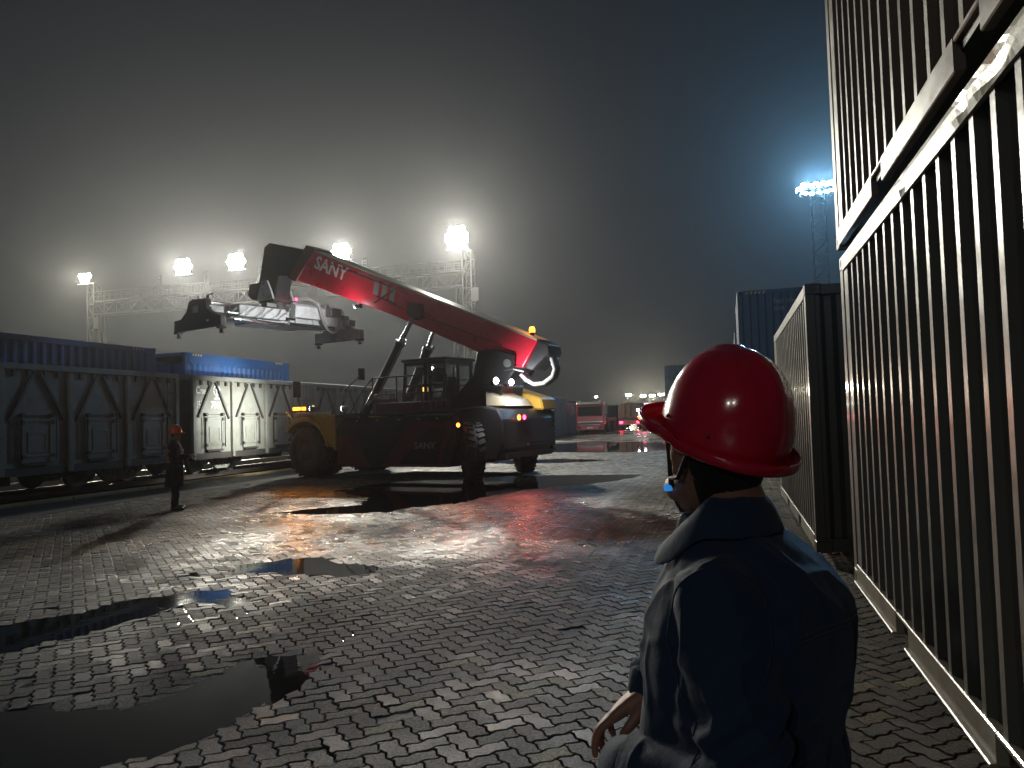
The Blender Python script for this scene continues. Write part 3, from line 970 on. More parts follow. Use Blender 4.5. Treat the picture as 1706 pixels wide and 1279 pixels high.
        for a0 in range(-70, 250, 10):   # broken ring
            if a0 % 60 == 50: continue
            a = R(a0); a2 = R(a0 + 10)
            m.prism([(c + .14 * math.cos(a), zc + .15 * math.sin(a)), (c + .14 * math.cos(a2), zc + .15 * math.sin(a2)), (c + .175 * math.cos(a2), zc + .19 * math.sin(a2)), (c + .175 * math.cos(a), zc + .19 * math.sin(a))], X0, X1, 'yz')
        m.prism([(c - .07, zc + .05), (c + .07, zc + .05), (c + .02, zc - .03), (c + .02, zc - .19), (c + .12, zc - .25), (c + .12, zc - .29), (c - .12, zc - .29), (c - .12, zc - .25), (c - .02, zc - .19), (c - .02, zc - .03)], X0, X1, 'yz')
        m.build('emblem', M['letter'], t)
        text('13  438', .14, M['letter_dim'], t, frame((hw - .026, y0 + .02, 1.42), (0, 1, 0), (0, 0, 1)), sx=.8, bold=.003)
        text('2', .12, M['letter_dim'], t, frame((hw - .026, y0 + .04, 1.14), (0, 1, 0), (0, 0, 1)))
        text('8', .14, M['letter_dim'], t, frame((hw - .026, y0 + .04, .98), (0, 1, 0), (0, 0, 1)))
    return t


wagon('pale grey open wagon numbered 151 7011, floodlit in the middle of the train', 27.45, marks=True)
wagon('dark shadowed open wagon at the left end of the train, behind the far worker', 13.4)
wagon('open wagon coupled behind the numbered one, seen past the lift cylinders', 41.4, detail=1)

# row of containers along the yard, past the machine
cols = ['cont_slate', 'cont_navy', 'cont_slate', 'cont_slate', 'cont_navy', 'cont_slate']
row_labels = ['slate container in the far row, first one right behind the yellow hood of the machine', 'blue-grey container in the far row, left of the red truck', 'slate container in the far row, directly behind the red truck cab',
              'dark container in the far row, right behind the red truck', 'dark blue container in the far row, between the two trucks', 'farthest dark container of the far row']
for i in range(10):
    y = 52.0 + i * 6.3
    lb = row_labels[min(i // 2 if i < 10 else 5, 5)]
    container('shipping_container', ['slate container at the near end of the far row, behind the machine', 'second container of the far row, hidden mostly by the machine', 'slate ribbed container of the far row just right of the yellow hood', 'blue-grey ribbed container of the far row, left of the red truck cab', 'container of the far row right behind the red truck cab', 'container of the far row just right of the red truck', 'container of the far row between the two trucks', 'container of the far row left of the brown tarped load', 'container of the far row behind the brown tarped load', 'last and farthest container of the far row'][i],
              (-15.3, y, 0), paint=cols[i % 6], detail=0)
container('shipping_container', 'pale white container standing higher behind the far row, left of the red truck', (-19.5, 78.5, .95), paint='cont_white', detail=0)
container('shipping_container', 'bright blue container standing higher behind the far row, above the red truck', (-19.3, 85.5, .95), paint='cont_blue', detail=0)
container('shipping_container', 'dark blue container standing behind the far row, right of the bright blue one', (-19.3, 92, .7), paint='cont_navy', detail=0)


# ------------------------------------------------------------------ light gantry over the tracks
def lattice(m, x0, x1, y0, y1, z0, z1, step, a=.10, b=.05):
    for x in (x0, x1):
        for y in (y0, y1):
            m.beam((x, y, z0), (x, y, z1), a)
    z = z0; i = 0
    while z < z1 - .01:
        z2 = min(z + step, z1)
        for x in (x0, x1):
            m.beam((x, y0, z2), (x, y1, z2), b)
            m.beam((x, y0 if i % 2 else y1, z), (x, y1 if i % 2 else y0, z2), b)
        for y in (y0, y1):
            m.beam((x0, y, z2), (x1, y, z2), b)
            m.beam((x0 if i % 2 else x1, y, z), (x1 if i % 2 else x0, y, z2), b)
        z = z2; i += 1


def flood_cluster(parent, c, n=4, ns=None, lens=E_WARM, power=P_GANTRY, col=(1, .93, .70), aim=(0, -1, -.5), rad=.45, spread=.62, rows=1):
    """row of floodlight heads on a cross arm"""
    m = MB()
    m.beam((c[0] - n * spread / 2, c[1], c[2] - .35), (c[0] + n * spread / 2, c[1], c[2] - .35), .08)
    hd_ = m.build('lamp_bracket', M['galv'], parent)
    for rr in range(rows):
        nn = ns[rr] if ns else n
        for i in range(nn):
            x = c[0] + (i - (nn - 1) / 2) * spread; zz = c[2] + rr * .62
            m = MB(); m.cyl((x, c[1] - .12, zz - .03), (x, c[1] + .22, zz + .06), .32, .14, n=16)
            h = m.build('floodlight', M['galv'], hd_)
            m = MB(); m.cyl((x, c[1] - .15, zz - .035), (x, c[1] - .13, zz - .03), .30, n=16)
            m.build('lamp_lens', lens, hd_)
    lamp('flood_light', parent, (c[0], c[1] - .6, c[2] + (rows - 1) * .3), power, col, rad, 'SPOT', aim=(c[0] + (12 if c[0] < -50 else 8), c[1] - 30, -8), spot=150, blend=.6)


def light_gantry():
    t = thing('light_gantry', 'long lattice gantry carrying five floodlights across the tracks', 'floodlight gantry', (0, 81, 0))
    for xr, lb in ((-27.0, 'right'), (-77.2, 'left')):
        m = MB(); lattice(m, xr - .5, xr + .5, -.6, .6, 0, 20.2, 1.6, .16, .06)
        for q in (-1, 1):
            m.beam((xr + (1.0 if xr < -50 else -1.2), q * .6, 16.2), (xr + (3.6 if xr < -50 else -2.4), q * .6, 0), .14)
        m.cbox((xr + .9, -.7, 15.2), (.8, .1, 1.5))
        m.build('tower', M['mast_steel'], t)
    m = MB()
    x0, x1 = -76.6, -27.5
    for y in (-.8, .8):
        for z in (16.3, 17.9):
            m.beam((x0, y, z), (x1, y, z), .12)
    n = 28
    for i in range(n):
        a = x0 + (x1 - x0) * i / n; b = x0 + (x1 - x0) * (i + 1) / n
        for y in (-.8, .8):
            m.beam((a, y, 16.3), (a, y, 17.9), .06)
            m.beam((a, y, 16.3 if i % 2 else 17.9), (b, y, 17.9 if i % 2 else 16.3), .06)
        m.beam((a, -.8, 16.3), (b, .8, 16.3), .05)
    m.build('truss', M['mast_steel'], t)
    m = MB(); m.box(x0, x1, -.5, .5, 17.97, 18.02)
    for i in range(n * 2 + 1):
        a = x0 + (x1 - x0) * i / (n * 2)
        for y in (-.85, .85): m.beam((a, y, 17.95), (a, y, 19.1), .05)
    for y in (-.85, .85):
        m.beam((x0, y, 19.1), (x1, y, 19.1), .05); m.beam((x0, y, 18.5), (x1, y, 18.5), .035)
    m.build('walkway', M['mast_steel'], t)
    m = MB()
    for a in (-39.0, -52.5, -59.8, -66.5):
        for q in (-.25, .25): m.beam((a + q, -1.0, 18.0), (a + q, -1.0, 20.4), .06)
        for z in np.arange(18.2, 20.4, .35): m.beam((a - .25, -1.0, z), (a + .25, -1.0, z), .04)
    m.build('ladder', M['mast_steel'], t)
    for x, k in ((-27.9, 1.5), (-41.9, 1.0), (-55.7, .9), (-63.1, 1.0), (-77.7, .55)):
        ns = [3, 4, 4, 3] if x > -30 else ([2, 3] if x < -70 else [3, 4, 3])  # stacked rows of heads swell each lamp into a round glare
        flood_cluster(t, (x, -.9, 20.6), n=4, ns=ns, power=P_GANTRY * k, rows=len(ns), rad=1.0 if x > -30 else .72, col=(1, .95, .76) if x < -70 else (1, .96, .86))
    return t


light_gantry()


def high_mast():
    t = thing('floodlight_mast', 'tall lattice mast with a blue-white floodlight crown behind the right stack', 'floodlight mast', (12.5, 110, 0))
    m = MB(); lattice(m, -.85, .85, -.85, .85, 0, 30, 1.7, .14, .07); m.build('mast', M['mast_steel'], t)
    m = MB(); m.lathe([(2.3, 30.2), (2.4, 30.3), (2.3, 30.4), (2.2, 30.3), (2.3, 30.2)], axis='z', n=24)
    for k_ in range(6):
        a = k_ * math.pi / 3; m.beam((0, 0, 30.2), (2.3 * math.cos(a), 2.3 * math.sin(a), 30.3), .1)
    rg = m.build('lamp_ring', M['mast_steel'], t)
    for k_ in range(24):
        a = k_ * math.pi / 8 + .2; q_ = (2.4, 1.7)[k_ >= 16]; x, y = q_ * math.cos(a), q_ * math.sin(a)
        zz = 30.5 + (.75 if k_ >= 16 else 0)  # upper ring of heads added to enlarge the blue flare
        m = MB(); m.cyl((x, y, zz), (x, y - .35, zz + .30), .22, .36, n=12); m.build('floodlight', M['mast_steel'], rg)
        m = MB(); m.cyl((x, y - .35, zz + .30), (x, y - .37, zz + .315), .34, n=12); m.build('lamp_lens', E_BLUE, rg)
    for dx in (-1.5, 0, 1.5):
        lamp('flood_light', t, (dx, -3.0, 31.3 + dx * .15), P_MAST / 3, (.26, .60, 1.0), .9, 'SPOT', aim=(dx - 4.0, -108, 2), spot=38, blend=1.0)
    return t


high_mast()

# far lamps low over the yard
far = [(-24.6, 200, 6.6, .8), (-20.9, 200, 6.2, .6), (-18.6, 200, 6.2, .6), (-16.3, 200, 6.4, .9)]
for i, (x, y, z, kk) in enumerate(far):
    t = thing('yard_lamp', 'distant warm yard lamp in the row left of the helmet, ' + ['leftmost and set apart', 'second from the left', 'third from the left', 'nearest the helmet'][i], 'yard lamp', (x, y, 0), 0, 'row of distant yard lamps')
    m = MB(); m.cyl((0, 0, 0), (0, 0, z - .2), .10, .07, n=8); m.build('pole', M['mast_steel'], t)
    m = MB(); m.cbox((0, 0, z), (1.3, .3, .5)); m.build('lamp_head', M['mast_steel'], t)
    m = MB(); m.cbox((0, -.17, z), (1.2, .03, .42)); m.build('lamp_lens', E_WARM, t)
    lamp('yard_light', t, (0, -1.2, z), P_FAR * kk, (1, .88, .66), .9, 'SPOT', aim=(2, -30, z - 6), spot=140)
t = thing('street_lamp', 'thin pole with one small white lamp above the red truck', 'lamp post', (-19.4, 118, 0))
m = MB(); m.cyl((0, 0, 0), (0, 0, 4.4), .06, n=8); m.build('pole', M['mast_steel'], t)
m = MB(); m.cbox((0, -.1, 4.5), (.5, .3, .2)); m.build('lamp_head', M['mast_steel'], t)
m = MB(); m.cbox((0, -.3, 4.45), (.42, .12, .2)); m.build('lamp_lens', E_WHITE, t)
# ------------------------------------------------------------------ reach stacker (local: x forward, y towards the camera side)
def tyre(m, c, r=.80, wd=.5, n=44, axis='y', lug=True):
    prof = [(.40, -wd / 2 + .04), (.46, -wd / 2), (.66, -wd / 2 - .01), (.75, -wd / 2 + .03), (r - .015, -wd / 2 + .09), (r - .02, 0), (r - .015, wd / 2 - .09), (.75, wd / 2 - .03), (.66, wd / 2 + .01), (.46, wd / 2), (.40, wd / 2 - .04)]
    m.lathe(prof, c, axis, n)
    if lug:
        for k in range(26):
            a = 2 * math.pi * k / 26
            for s in (-1, 1):
                a2 = a + (0 if s > 0 else math.pi / 26)
                p0 = Vector((c[0] + math.cos(a2) * (r - .01), c[1] + s * wd * .46, c[2] + math.sin(a2) * (r - .01)))
                p1 = Vector((c[0] + math.cos(a2 + .10) * (r + .0), c[1] + s * .03, c[2] + math.sin(a2 + .10) * (r + .0)))
                m.beam(p0, p1, .085, .05, up=(math.cos(a2), 0, math.sin(a2)))


def wheel(parent, c, rz=0, r=.80, wd=.5):
    e = MB(); tyre(e, (0, 0, 0), r, wd)
    o = e.build('tyre', M['rubber'], parent, loc=c); o.rotation_euler = (0, 0, rz)
    for s in (-1, 1):
        m = MB()
        m.lathe([(.41, s * (wd / 2 - .03)), (.40, s * (wd / 2 + .0)), (.37, s * (wd / 2 - .01)), (.33, s * (wd / 2 - .09)), (.2, s * (wd / 2 - .10)), (.19, s * (wd / 2 - .02)), (.12, s * (wd / 2)), (0, s * (wd / 2))], (0, 0, 0), 'y', 28)
        for k_ in range(10):
            a = 2 * math.pi * k_ / 10
            m.cyl((.26 * math.cos(a), s * (wd / 2 - .10), .26 * math.sin(a)), (.26 * math.cos(a), s * (wd / 2 - .05), .26 * math.sin(a)), .022, n=6)
        m.build('rim', M['rim'], o)
    return o


def reach_stacker():
    t = thing('reach_stacker', 'red and black container reach stacker with raised boom and empty spreader', 'reach stacker', (-6.5086, 21.9558, 0), R(165))
    # wheels: twin front pairs, steered rear pair seen edge-on
    for y in (1.55, 1.0, -1.0, -1.55):
        wheel(t, (6.0, y, .80))
    for y in (1.45, -1.45):
        wheel(t, (0.0, y, .78), R(-46), .78, .48)
    m = MB(); m.cyl((6.0, -1.3, .8), (6.0, 1.3, .8), .22); m.box(-.16, .16, -1.3, 1.3, .6, .95); m.build('axle', M['dark_steel'], t)
    # chassis
    m = MB()
    m.box(.5, 5.2, -.55, .55, .55, 1.55)
    m.prism([(4.0, .9), (6.9, .9), (7.1, 1.3), (6.3, 1.75), (4.0, 1.75)], -.62, .62)
    m.box(-.6, .8, -.6, .6, .75, 1.9)
    m.build('chassis', M['black_paint'], t, bevel=.02)
    # side boxes: tanks and steps, both sides
    for s in (1, -1):
        y0, y1 = s * .6, s * 1.76
        m = MB()
        m.prism([(.55, .34), (4.62, .34), (4.75, .55), (4.75, 1.52), (4.45, 1.80), (.35, 1.80), (.35, .95)], y0, y1)
        body = m.build('side_tank', M['black_paint'], t, bevel=.03)
        m = MB(); yy = s * 1.764
        m.prism([(3.45, .36), (4.72, .36), (4.72, 1.28), (4.0, 1.28)], yy - s * .02, yy)           # red panel by the front wheel
        m.build('red_panel', M['maroon'], body, bevel=.01)
        m = MB()
        m.prism([(2.95, .36), (2.45, .36), (1.05, 1.62), (1.9, 1.62)], yy - s * .02, yy)
        m.prism([(3.0, .34), (.8, .34), (.62, .42), (3.0, .42)], yy - s * .02, yy + s * .002)
        m.prism([(.98, .42), (.86, .42), (.46, 1.62), (.62, 1.62)], yy - s * .02, yy)
        m.prism([(2.0, 1.44), (.5, 1.44), (.46, 1.56), (1.9, 1.56)], yy - s * .02, yy + s * .002)
        m.build('red_stripe', M['maroon'], body)
        m = MB()
        for x in (.95, 1.6, 2.3, 3.1, 3.9): m.cbox((x, s * 1.768, 1.70), (.10, .012, .04))
        m.cbox((1.15, s * 1.775, .95), (.03, .03, .14)); m.cbox((4.1, s * 1.775, .9), (.03, .03, .14))
        m.pieces('latch', M['steel'], body)
        m = MB(); m.cyl((.22, s * 1.74, 1.5), (.22, s * 1.80, 1.5), .085, n=16); lh = m.build('side_lamp', M['black_paint'], t)
        m = MB(); m.cyl((.22, s * 1.80, 1.5), (.22, s * 1.825, 1.5), .06, .045, n=16); m.build('lamp_lens', E_ORANGE if s > 0 else M['maroon'], lh)
    lamp('side_glow', t, (.22, 1.88, 1.5), 90, (1, .18, .03), .06, 'SPOT', aim=(-5.6, 10.3, 0), spot=46, blend=1)
    text('SANY', .26, M['letter_dim'], t, frame((1.78, 1.768, .86), (-1, 0, 0), (0, 0, 1)), sx=1.15, bold=.006)
    # deck plate and front mudguards
    m = MB()
    m.box(.3, 5.2, -1.78, 1.78, 1.84, 1.92)
    m.build('deck_plate', M['black_paint'], t, bevel=.01)
    for s in (1, -1):
        m = MB(); y0, y1 = s * .72, s * 1.88
        arc = [(6.0 + .93 * math.cos(a), .80 + .93 * math.sin(a)) for a in np.linspace(R(38), R(172), 12)]
        arc2 = [(6.0 + 1.0 * math.cos(a), .80 + 1.08 * math.sin(a)) for a in np.linspace(R(172), R(38), 12)]
        m.prism(arc + arc2, y0, y1)
        m.prism([(4.76, .80), (5.10, 1.1), (5.30, 1.55), (5.65, 1.80), (5.65, 1.9), (4.76, 1.9)], y0, s * 1.80)
        m.build('mudguard', M['yellow'], t, bevel=.02)
    m = MB(); m.box(5.5, 6.35, 1.15, 1.85, 1.90, 2.02); m.build('lamp_plinth', M['cream'], t, bevel=.02)
    # front beacon and indicator
    m = MB(); m.box(5.95, 6.55, 1.62, 1.82, 2.03, 2.08); m.box(6.1, 6.5, 1.66, 1.84, 2.08, 2.2); b = m.build('front_indicator', M['black_paint'], t)
    m = MB(); m.box(6.14, 6.46, 1.845, 1.86, 2.09, 2.19); m.box(6.08, 6.10, 1.68, 1.84, 2.09, 2.19); m.build('lamp_lens', E_AMBER, b)
    lamp('indicator_glow', t, (6.3, 1.93, 2.14), 420, (1, .34, .05), .10, 'SPOT', aim=(-4.0, 11.9, 0), spot=46, blend=1)
    # cab
    m = MB()
    X0, X1, Y0, Y1, Z0, Z1 = 1.28, 2.78, -.62, .86, 1.95, 3.42
    cabp = [(X0, Z0), (X1 + .12, Z0), (X1 + .18, 2.5), (X1, Z1), (X0, Z1)]
    for y in (Y0, Y1):
        s = 1 if y > 0 else -1
        for a, b_ in (((X0 + .05, Z0), (X0 + .05, Z1)), ((X1 + .10, Z0), (X1 - .04, Z1)), ((2.02, Z0), (2.02, Z1)), ((1.86, Z0), (1.86, Z1))):
            m.beam((a[0], y - s * .04, a[1]), (b_[0], y - s * .04, b_[1]), .09, .09, up=(0, 1, 0))
        m.box(X0, X1 + .12, y - s * .08, y, Z0, Z0 + .14)
        m.box(X0 + .02, X1 + .02, y - s * .08, y, 2.66, 2.74)
        m.box(X0, X1, y - s * .08, y, Z1 - .12, Z1)
    for x, zz in ((X0 + .05, 0), ):
        m.box(x - .04, x + .04, Y0, Y1, Z0, 2.45); m.box(x - .04, x + .04, Y0, Y1, Z1 - .12, Z1)
        m.box(x - .04, x + .04, .08, .16, 2.4, Z1)
    m.box(X1 - .06, X1 + .02, Y0, Y1, Z1 - .12, Z1); m.box(X1 + .04, X1 + .12, Y0, Y1, Z0, 2.25)
    cab_ = m.build('cab', M['black_paint'], t, bevel=.01)
    m = MB(); m.box(X0 - .08, X1 + .10, Y0 - .06, Y1 + .06, Z1 + .0, Z1 + .09); m.build('cab_roof', M['black_paint'], cab_, bevel=.03)
    m = MB()
    m.box(X0 + .09, 1.82, Y1 - .05, Y1 - .035, 2.74, Z1 - .12); m.box(2.06, X1 - .0, Y1 - .05, Y1 - .035, 2.74, Z1 - .12)
    m.box(X0 + .045, X0 + .055, Y0 + .08, Y1 - .08, 2.45, Z1 - .12)
    m.box(X0 + .09, X1, Y0 + .035, Y0 + .05, 2.74, Z1 - .12)
    m.build('cab_window', M['glass'], cab_)
    m = MB()
    m.prism([(1.6, 2.05), (2.1, 2.05), (2.1, 2.35), (1.78, 2.38), (1.66, 2.95), (1.52, 2.95)], -.12, .36)
    m.box(2.45, 2.7, -.2, .4, 2.05, 2.72); m.tube([(2.45, .1, 2.6), (2.35, .1, 2.75), (2.3, .1, 2.85)], .03)
    m.build('seat', M['cab_interior'], cab_, bevel=.02)
    lamp('cab_light', t, (2.3, .1, 3.25), 6, (1, .95, .8), .06)
    m = MB(); m.cbox((2.38, .36, 2.60), (.06, .18, .12)); m.build('display', E_AMBER_DIM, cab_)
    m = MB(); m.box(1.5, 1.9, .6, .62, 2.78, 3.2); m.build('document', M['letter'], cab_)
    # railings and steps round the deck
    m = MB()
    yy = 1.72
    for x in (.62, 1.5, 2.4, 3.3): m.cyl((x, yy, 1.92), (x, yy, 2.95), .022, n=8)
    m.cyl((.62, yy, 2.95), (3.3, yy, 2.95), .022, n=8); m.cyl((.62, yy, 2.45), (3.3, yy, 2.45), .018, n=8)
    m.tube([(3.3, yy, 2.95), (3.75, yy, 2.55), (4.2, yy, 1.92)], .022)
    m.tube([(3.3, yy, 2.45), (3.55, yy, 2.2), (3.8, yy, 1.92)], .02)
    for x in (.8, 1.0, 1.2, 1.7, 1.9, 2.1): m.cyl((x, yy, 1.92), (x, yy, 2.45), .012, n=6)
    m.build('railing', M['dark_steel'], t); m = MB()
    for x in (1.5, 3.0): m.cyl((x, -yy, 1.92), (x, -yy, 2.95), .022, n=8)
    m.cyl((.62, -yy, 2.95), (3.3, -yy, 2.95), .022, n=8)
    m.build('railing', M['dark_steel'], t)
    m = MB()
    m.box(1.0, 3.4, 1.0, 1.45, 1.92, 2.22); m.box(3.0, 3.6, .9, 1.3, 1.92, 2.35)
    m.pieces('deck_box', M['maroon'], t, bevel=.03)
    m = MB()
    m.tube([(3.5, 1.0, 2.3), (3.8, 1.05, 2.42), (4.1, 1.0, 2.2), (4.3, .9, 1.95)], .035)
    m.tube([(3.5, .8, 2.3), (3.9, .85, 2.55), (4.3, .8, 2.2)], .03)
    m.pieces('deck_hose', M['hose'], t)
    # mirror
    m = MB(); m.tube([(4.4, 1.7, 1.92), (4.35, 1.85, 2.6), (3.6, 1.9, 3.05)], .02); m.cbox((3.55, 1.92, 3.08), (.06, .22, .34)); m.build('mirror', M['black_paint'], t)
    m = MB(); m.tube([(6.3, 1.7, 2.0), (6.35, 1.75, 2.6)], .02); m.cbox((6.35, 1.78, 2.75), (.10, .22, .5)); m.build('mirror', M['black_paint'], t)
    # boom supports
    for s in (1, -1):
        m = MB(); m.prism([(-.30, 1.8), (1.25, 1.8), (1.15, 2.3), (.45, 2.95), (.30, 3.62), (-.35, 3.62), (-.92, 3.42), (-.90, 2.98), (-.50, 2.5)], s * .50, s * .62)
        m.build('boom_support', M['black_paint'], t, bevel=.02)
    m = MB(); m.cyl((-.72, -.66, 3.20), (-.72, .66, 3.20), .12); m.build('pivot_pin', M['steel'], t)
    m = MB(); m.prism([(-.15, 1.8), (.9, 1.8), (.5, 2.75), (-.30, 2.8)], -.49, .49); m.build('support_plate', M['maroon'], t, bevel=.02)
    # engine deck, counterweight
    m = MB()
    m.prism([(.62, .50), (.62, 1.95), (-.30, 2.0), (-.86, 1.90), (-1.0, 1.62), (-1.02, .95), (-.8, .52)], -1.46, 1.46)
    # wheel cut-outs are hidden under the skirts
    m.build('counterweight', M['black_paint'], t, bevel=.04)
    m = MB()
    m.box(-.95, .55, -1.72, -1.47, .62, 1.86); m.build('side_skirt', M['dark_steel'], t, bevel=.02)
    m = MB()
    for z in (.75, .98, 1.2, 1.42): m.cbox((-.97, -1.60, z), (.03, .16, .06))
    m.pieces('step', M['galv'], t)
    m = MB()
    m.prism([(.75, 1.96), (.62, 2.62), (.35, 2.66), (-1.02, 2.22), (-1.10, 1.86), (-.75, 1.88), (-.5, 2.02), (.1, 2.05)], -1.62, -.72)
    m.build('engine_hood', M['yellow'], t, bevel=.05)
    m = MB()
    m.prism([(.95, 1.98), (.80, 2.42), (.5, 2.50), (-.62, 2.12), (-.80, 1.98), (.1, 2.01)], -.70, -.50)
    m.prism([(-.16, 2.008), (-.16, 2.42), (-.70, 2.20), (-.86, 1.98)], -.49, .95)
    m.build('hood_side', M['cream'], t, bevel=.02)
    m = MB(); m.box(-1.10, -1.03, -.9, .2, .88, .92); m.box(-1.05, -.98, -1.3, 1.3, .55, .7); m.build('bumper', M['dark_steel'], t)
    # tail lamps
    for s, l1, l2, y0 in ((-1, E_ORANGE, E_RED, .62), (1, M['maroon'], M['maroon'], 1.0)):
        m = MB(); m.box(-1.05, -.99, (s if s > 0 else 1) * y0 - .34, (s if s > 0 else 1) * y0 + .1, 1.54, 1.74)
        if s > 0: continue
        h = m.build('tail_lamp', M['black_paint'], t)
        m = MB(); m.cyl((-1.05, .66, 1.66), (-1.075, .66, 1.66), .075, n=16); m.build('lamp_lens', E_ORANGE, h)
        m = MB(); m.cyl((-1.05, .36, 1.66), (-1.075, .36, 1.66), .065, n=16); m.build('lamp_lens', E_RED, h)
    lamp('tail_glow', t, (-1.16, .66, 1.66), 130, (1, .20, .05), .075, 'SPOT', aim=(-6.6, 10.1, 0), spot=42, blend=1)
    lamp('tail_glow', t, (-1.16, .36, 1.66), 60, (1, .04, .07), .075, 'SPOT', aim=(-6.6, 9.9, 0), spot=42, blend=1)
    # work lamps on the support
    for x, y, p in ((-.95, 1.70, 2.66), (-.95, .90, 2.64)):
        m = MB(); m.tube([(x + .12, y - .9, p - .1), (x + .12, y, p - .1)], .03); m.cyl((x + .10, y, p), (x - .06, y + .05, p), .075, .095, n=16); h = m.build('work_lamp', M['black_paint'], t)
        m = MB(); m.cyl((x - .06, y + .05, p), (x - .075, y + .055, p), .085, n=16); m.build('lamp_lens', E_WHITE, h)
        lamp('work_light', t, (x - .17, y + .08, p), 170, (.93, .96, 1), .08, 'SPOT', aim=(x - .8, y - 2.0, p - 1.2), spot=172)
    # unseen lamp added on the far side to brighten the red truck
    m = MB(); m.cyl((-.2, -.64, 3.0), (-.1, -.82, 3.0), .075, .095, n=16); h = m.build('work_lamp', M['black_paint'], t)
    m = MB(); m.cyl((-.1, -.82, 3.0), (-.094, -.83, 3.0), .085, n=16); m.build('lamp_lens', E_WHITE, h)
    lamp('work_light', t, (-.1, -.95, 3.0), 11000, (.93, .97, 1), .08, 'SPOT', aim=(17.7, -44, 1.4), spot=26, blend=.8)
    # lamp lighting the boom heel and hose
    lamp('heel_light', t, (-1.35, 1.0, 2.75), 24, (1, .98, .95), .06, 'SPOT', aim=(-1.75, .2, 3.25), spot=100, blend=.7)
    # boom
    m = MB()
    m.prism([(-1.60, 3.80), (2.69, 5.62), (6.94, 7.47), (7.81, 6.62), (3.53, 4.98), (.3, 3.55), (-.7, 3.14), (-1.08, 3.06)], -.42, .42)
    boom = m.build('boom', M['red_paint'], t, bevel=.03, seg=2)
    # frame along the boom axis
    ax = Vector((math.cos(R(23.6)), 0, math.sin(R(23.6)))); nz = Vector((-ax.z, 0, ax.x))
    o0 = Vector((-1.6, 0, 3.42))
    def bp(a, n_, y): return tuple(o0 + ax * a + nz * n_ + Vector((0, y, 0)))
    m = MB()
    m.prism([(-1.60, 3.83), (6.9, 7.53), (6.92, 7.48), (-1.58, 3.78)], -.40, .46)
    m.build('boom_walkway', M['cream'], boom)
    m = MB()
    for s in (1,):
        m.beam(bp(1.2, -.18, .425), bp(5.6, -.33, .425), .03, .05, up=(0, 1, 0))
        m.beam(bp(5.0, .18, .425), bp(8.6, .12, .425), .02, .04, up=(0, 1, 0))
        m.beam(bp(5.35, -.28, .43), bp(6.2, -.28, .43), .03, .05, up=(0, 1, 0))
        m.beam(bp(6.2, -.5, .43), bp(5.6, .1, .43), .03, .05, up=(0, 1, 0))
    m.build('boom_rib', M['maroon'], boom)
    m = MB()
    m.prism([(-1.64, 3.78), (-1.12, 3.05), (-1.38, 2.98), (-1.93, 3.42), (-1.90, 3.66)], -.40, .40)
    m.build('boom_end_cap', M['black_paint'], boom, bevel=.02)
    text('SANY', .60, M['letter'], boom, frame(bp(9.15, -.20, .424), -ax, nz), sx=1.0, bold=.014)
    m = MB()
    for i, w_ in enumerate((.22, .22, .2)):
        a = 6.45 - i * .36
        vs = [bp(a, .22, .424), bp(a - w_, .22, .424), bp(a - w_ - .10, -.24, .424), bp(a - .10, -.24, .424)]
        m.add(vs + [(v[0], v[1] - .006, v[2]) for v in vs], [(0, 1, 2, 3), (7, 6, 5, 4)])
    vs = [bp(7.2, .22, .424), bp(6.45, .22, .424), bp(6.45, .17, .424), bp(7.2, .17, .424)]
    m.add(vs, [(0, 1, 2, 3)])
    m.build('decal', M['letter_dim'], boom, fix=False)
    # boom collar + inner boom + head
    m = MB()
    m.prism([(6.75, 7.52), (7.15, 7.70), (8.05, 6.68), (7.68, 6.50)], -.48, .48)
    m.build('boom_collar', M['maroon'], boom, bevel=.02)
    m = MB()
    m.prism([(7.0, 7.50), (9.06, 8.07), (9.32, 7.95), (9.55, 6.95), (9.62, 6.72), (10.12, 6.72), (10.2, 6.3), (9.95, 6.12), (8.8, 6.05), (8.72, 6.55), (8.62, 6.85), (7.75, 6.72)], -.34, .34)
    m.build('boom_head', M['black_paint'], t, bevel=.03)
    # hydraulic hoses at the boom heel
    m = MB()
    for q, dy in enumerate((-.12, 0, .12)):
        pts = [(-1.86, dy, 3.32), (-1.95, dy, 3.02 - q * .02), (-1.86, dy, 2.76), (-1.62, dy + .05, 2.60), (-1.34, dy + .1, 2.58), (-1.08, dy + .12, 2.72), (-.88, dy + .1, 2.92)]
        fine = []
        for i in range(len(pts) - 1):
            for k_ in range(5):
                fine.append(tuple(Vector(pts[i]).lerp(Vector(pts[i + 1]), k_ / 5)))
        m.tube(fine, [.055 + .012 * (i % 2) for i in range(len(fine))], 10)
    m.build('hydraulic_hose', M['hose'], t)
    m = MB(); m.tube([(-.45, .55, 2.8), (-.6, .6, 3.0), (-.9, .6, 3.02), (-1.2, .55, 2.94)], .022); m.build('cable', M['hose'], t)
    # beacon on the boom
    m = MB(); m.cyl((-1.2, 0, 3.95), (-1.2, 0, 4.08), .07, n=12); b = m.build('beacon', M['black_paint'], boom)
    m = MB(); m.lathe([(.085, 4.08), (.085, 4.18), (.06, 4.24), (0, 4.25)], (-1.2, 0, 0), 'z', 14); m.build('lamp_lens', E_AMBER, b)
    lamp('beacon_glow', t, (-1.2, 0, 4.36), 10, (1, .45, .08), .10)
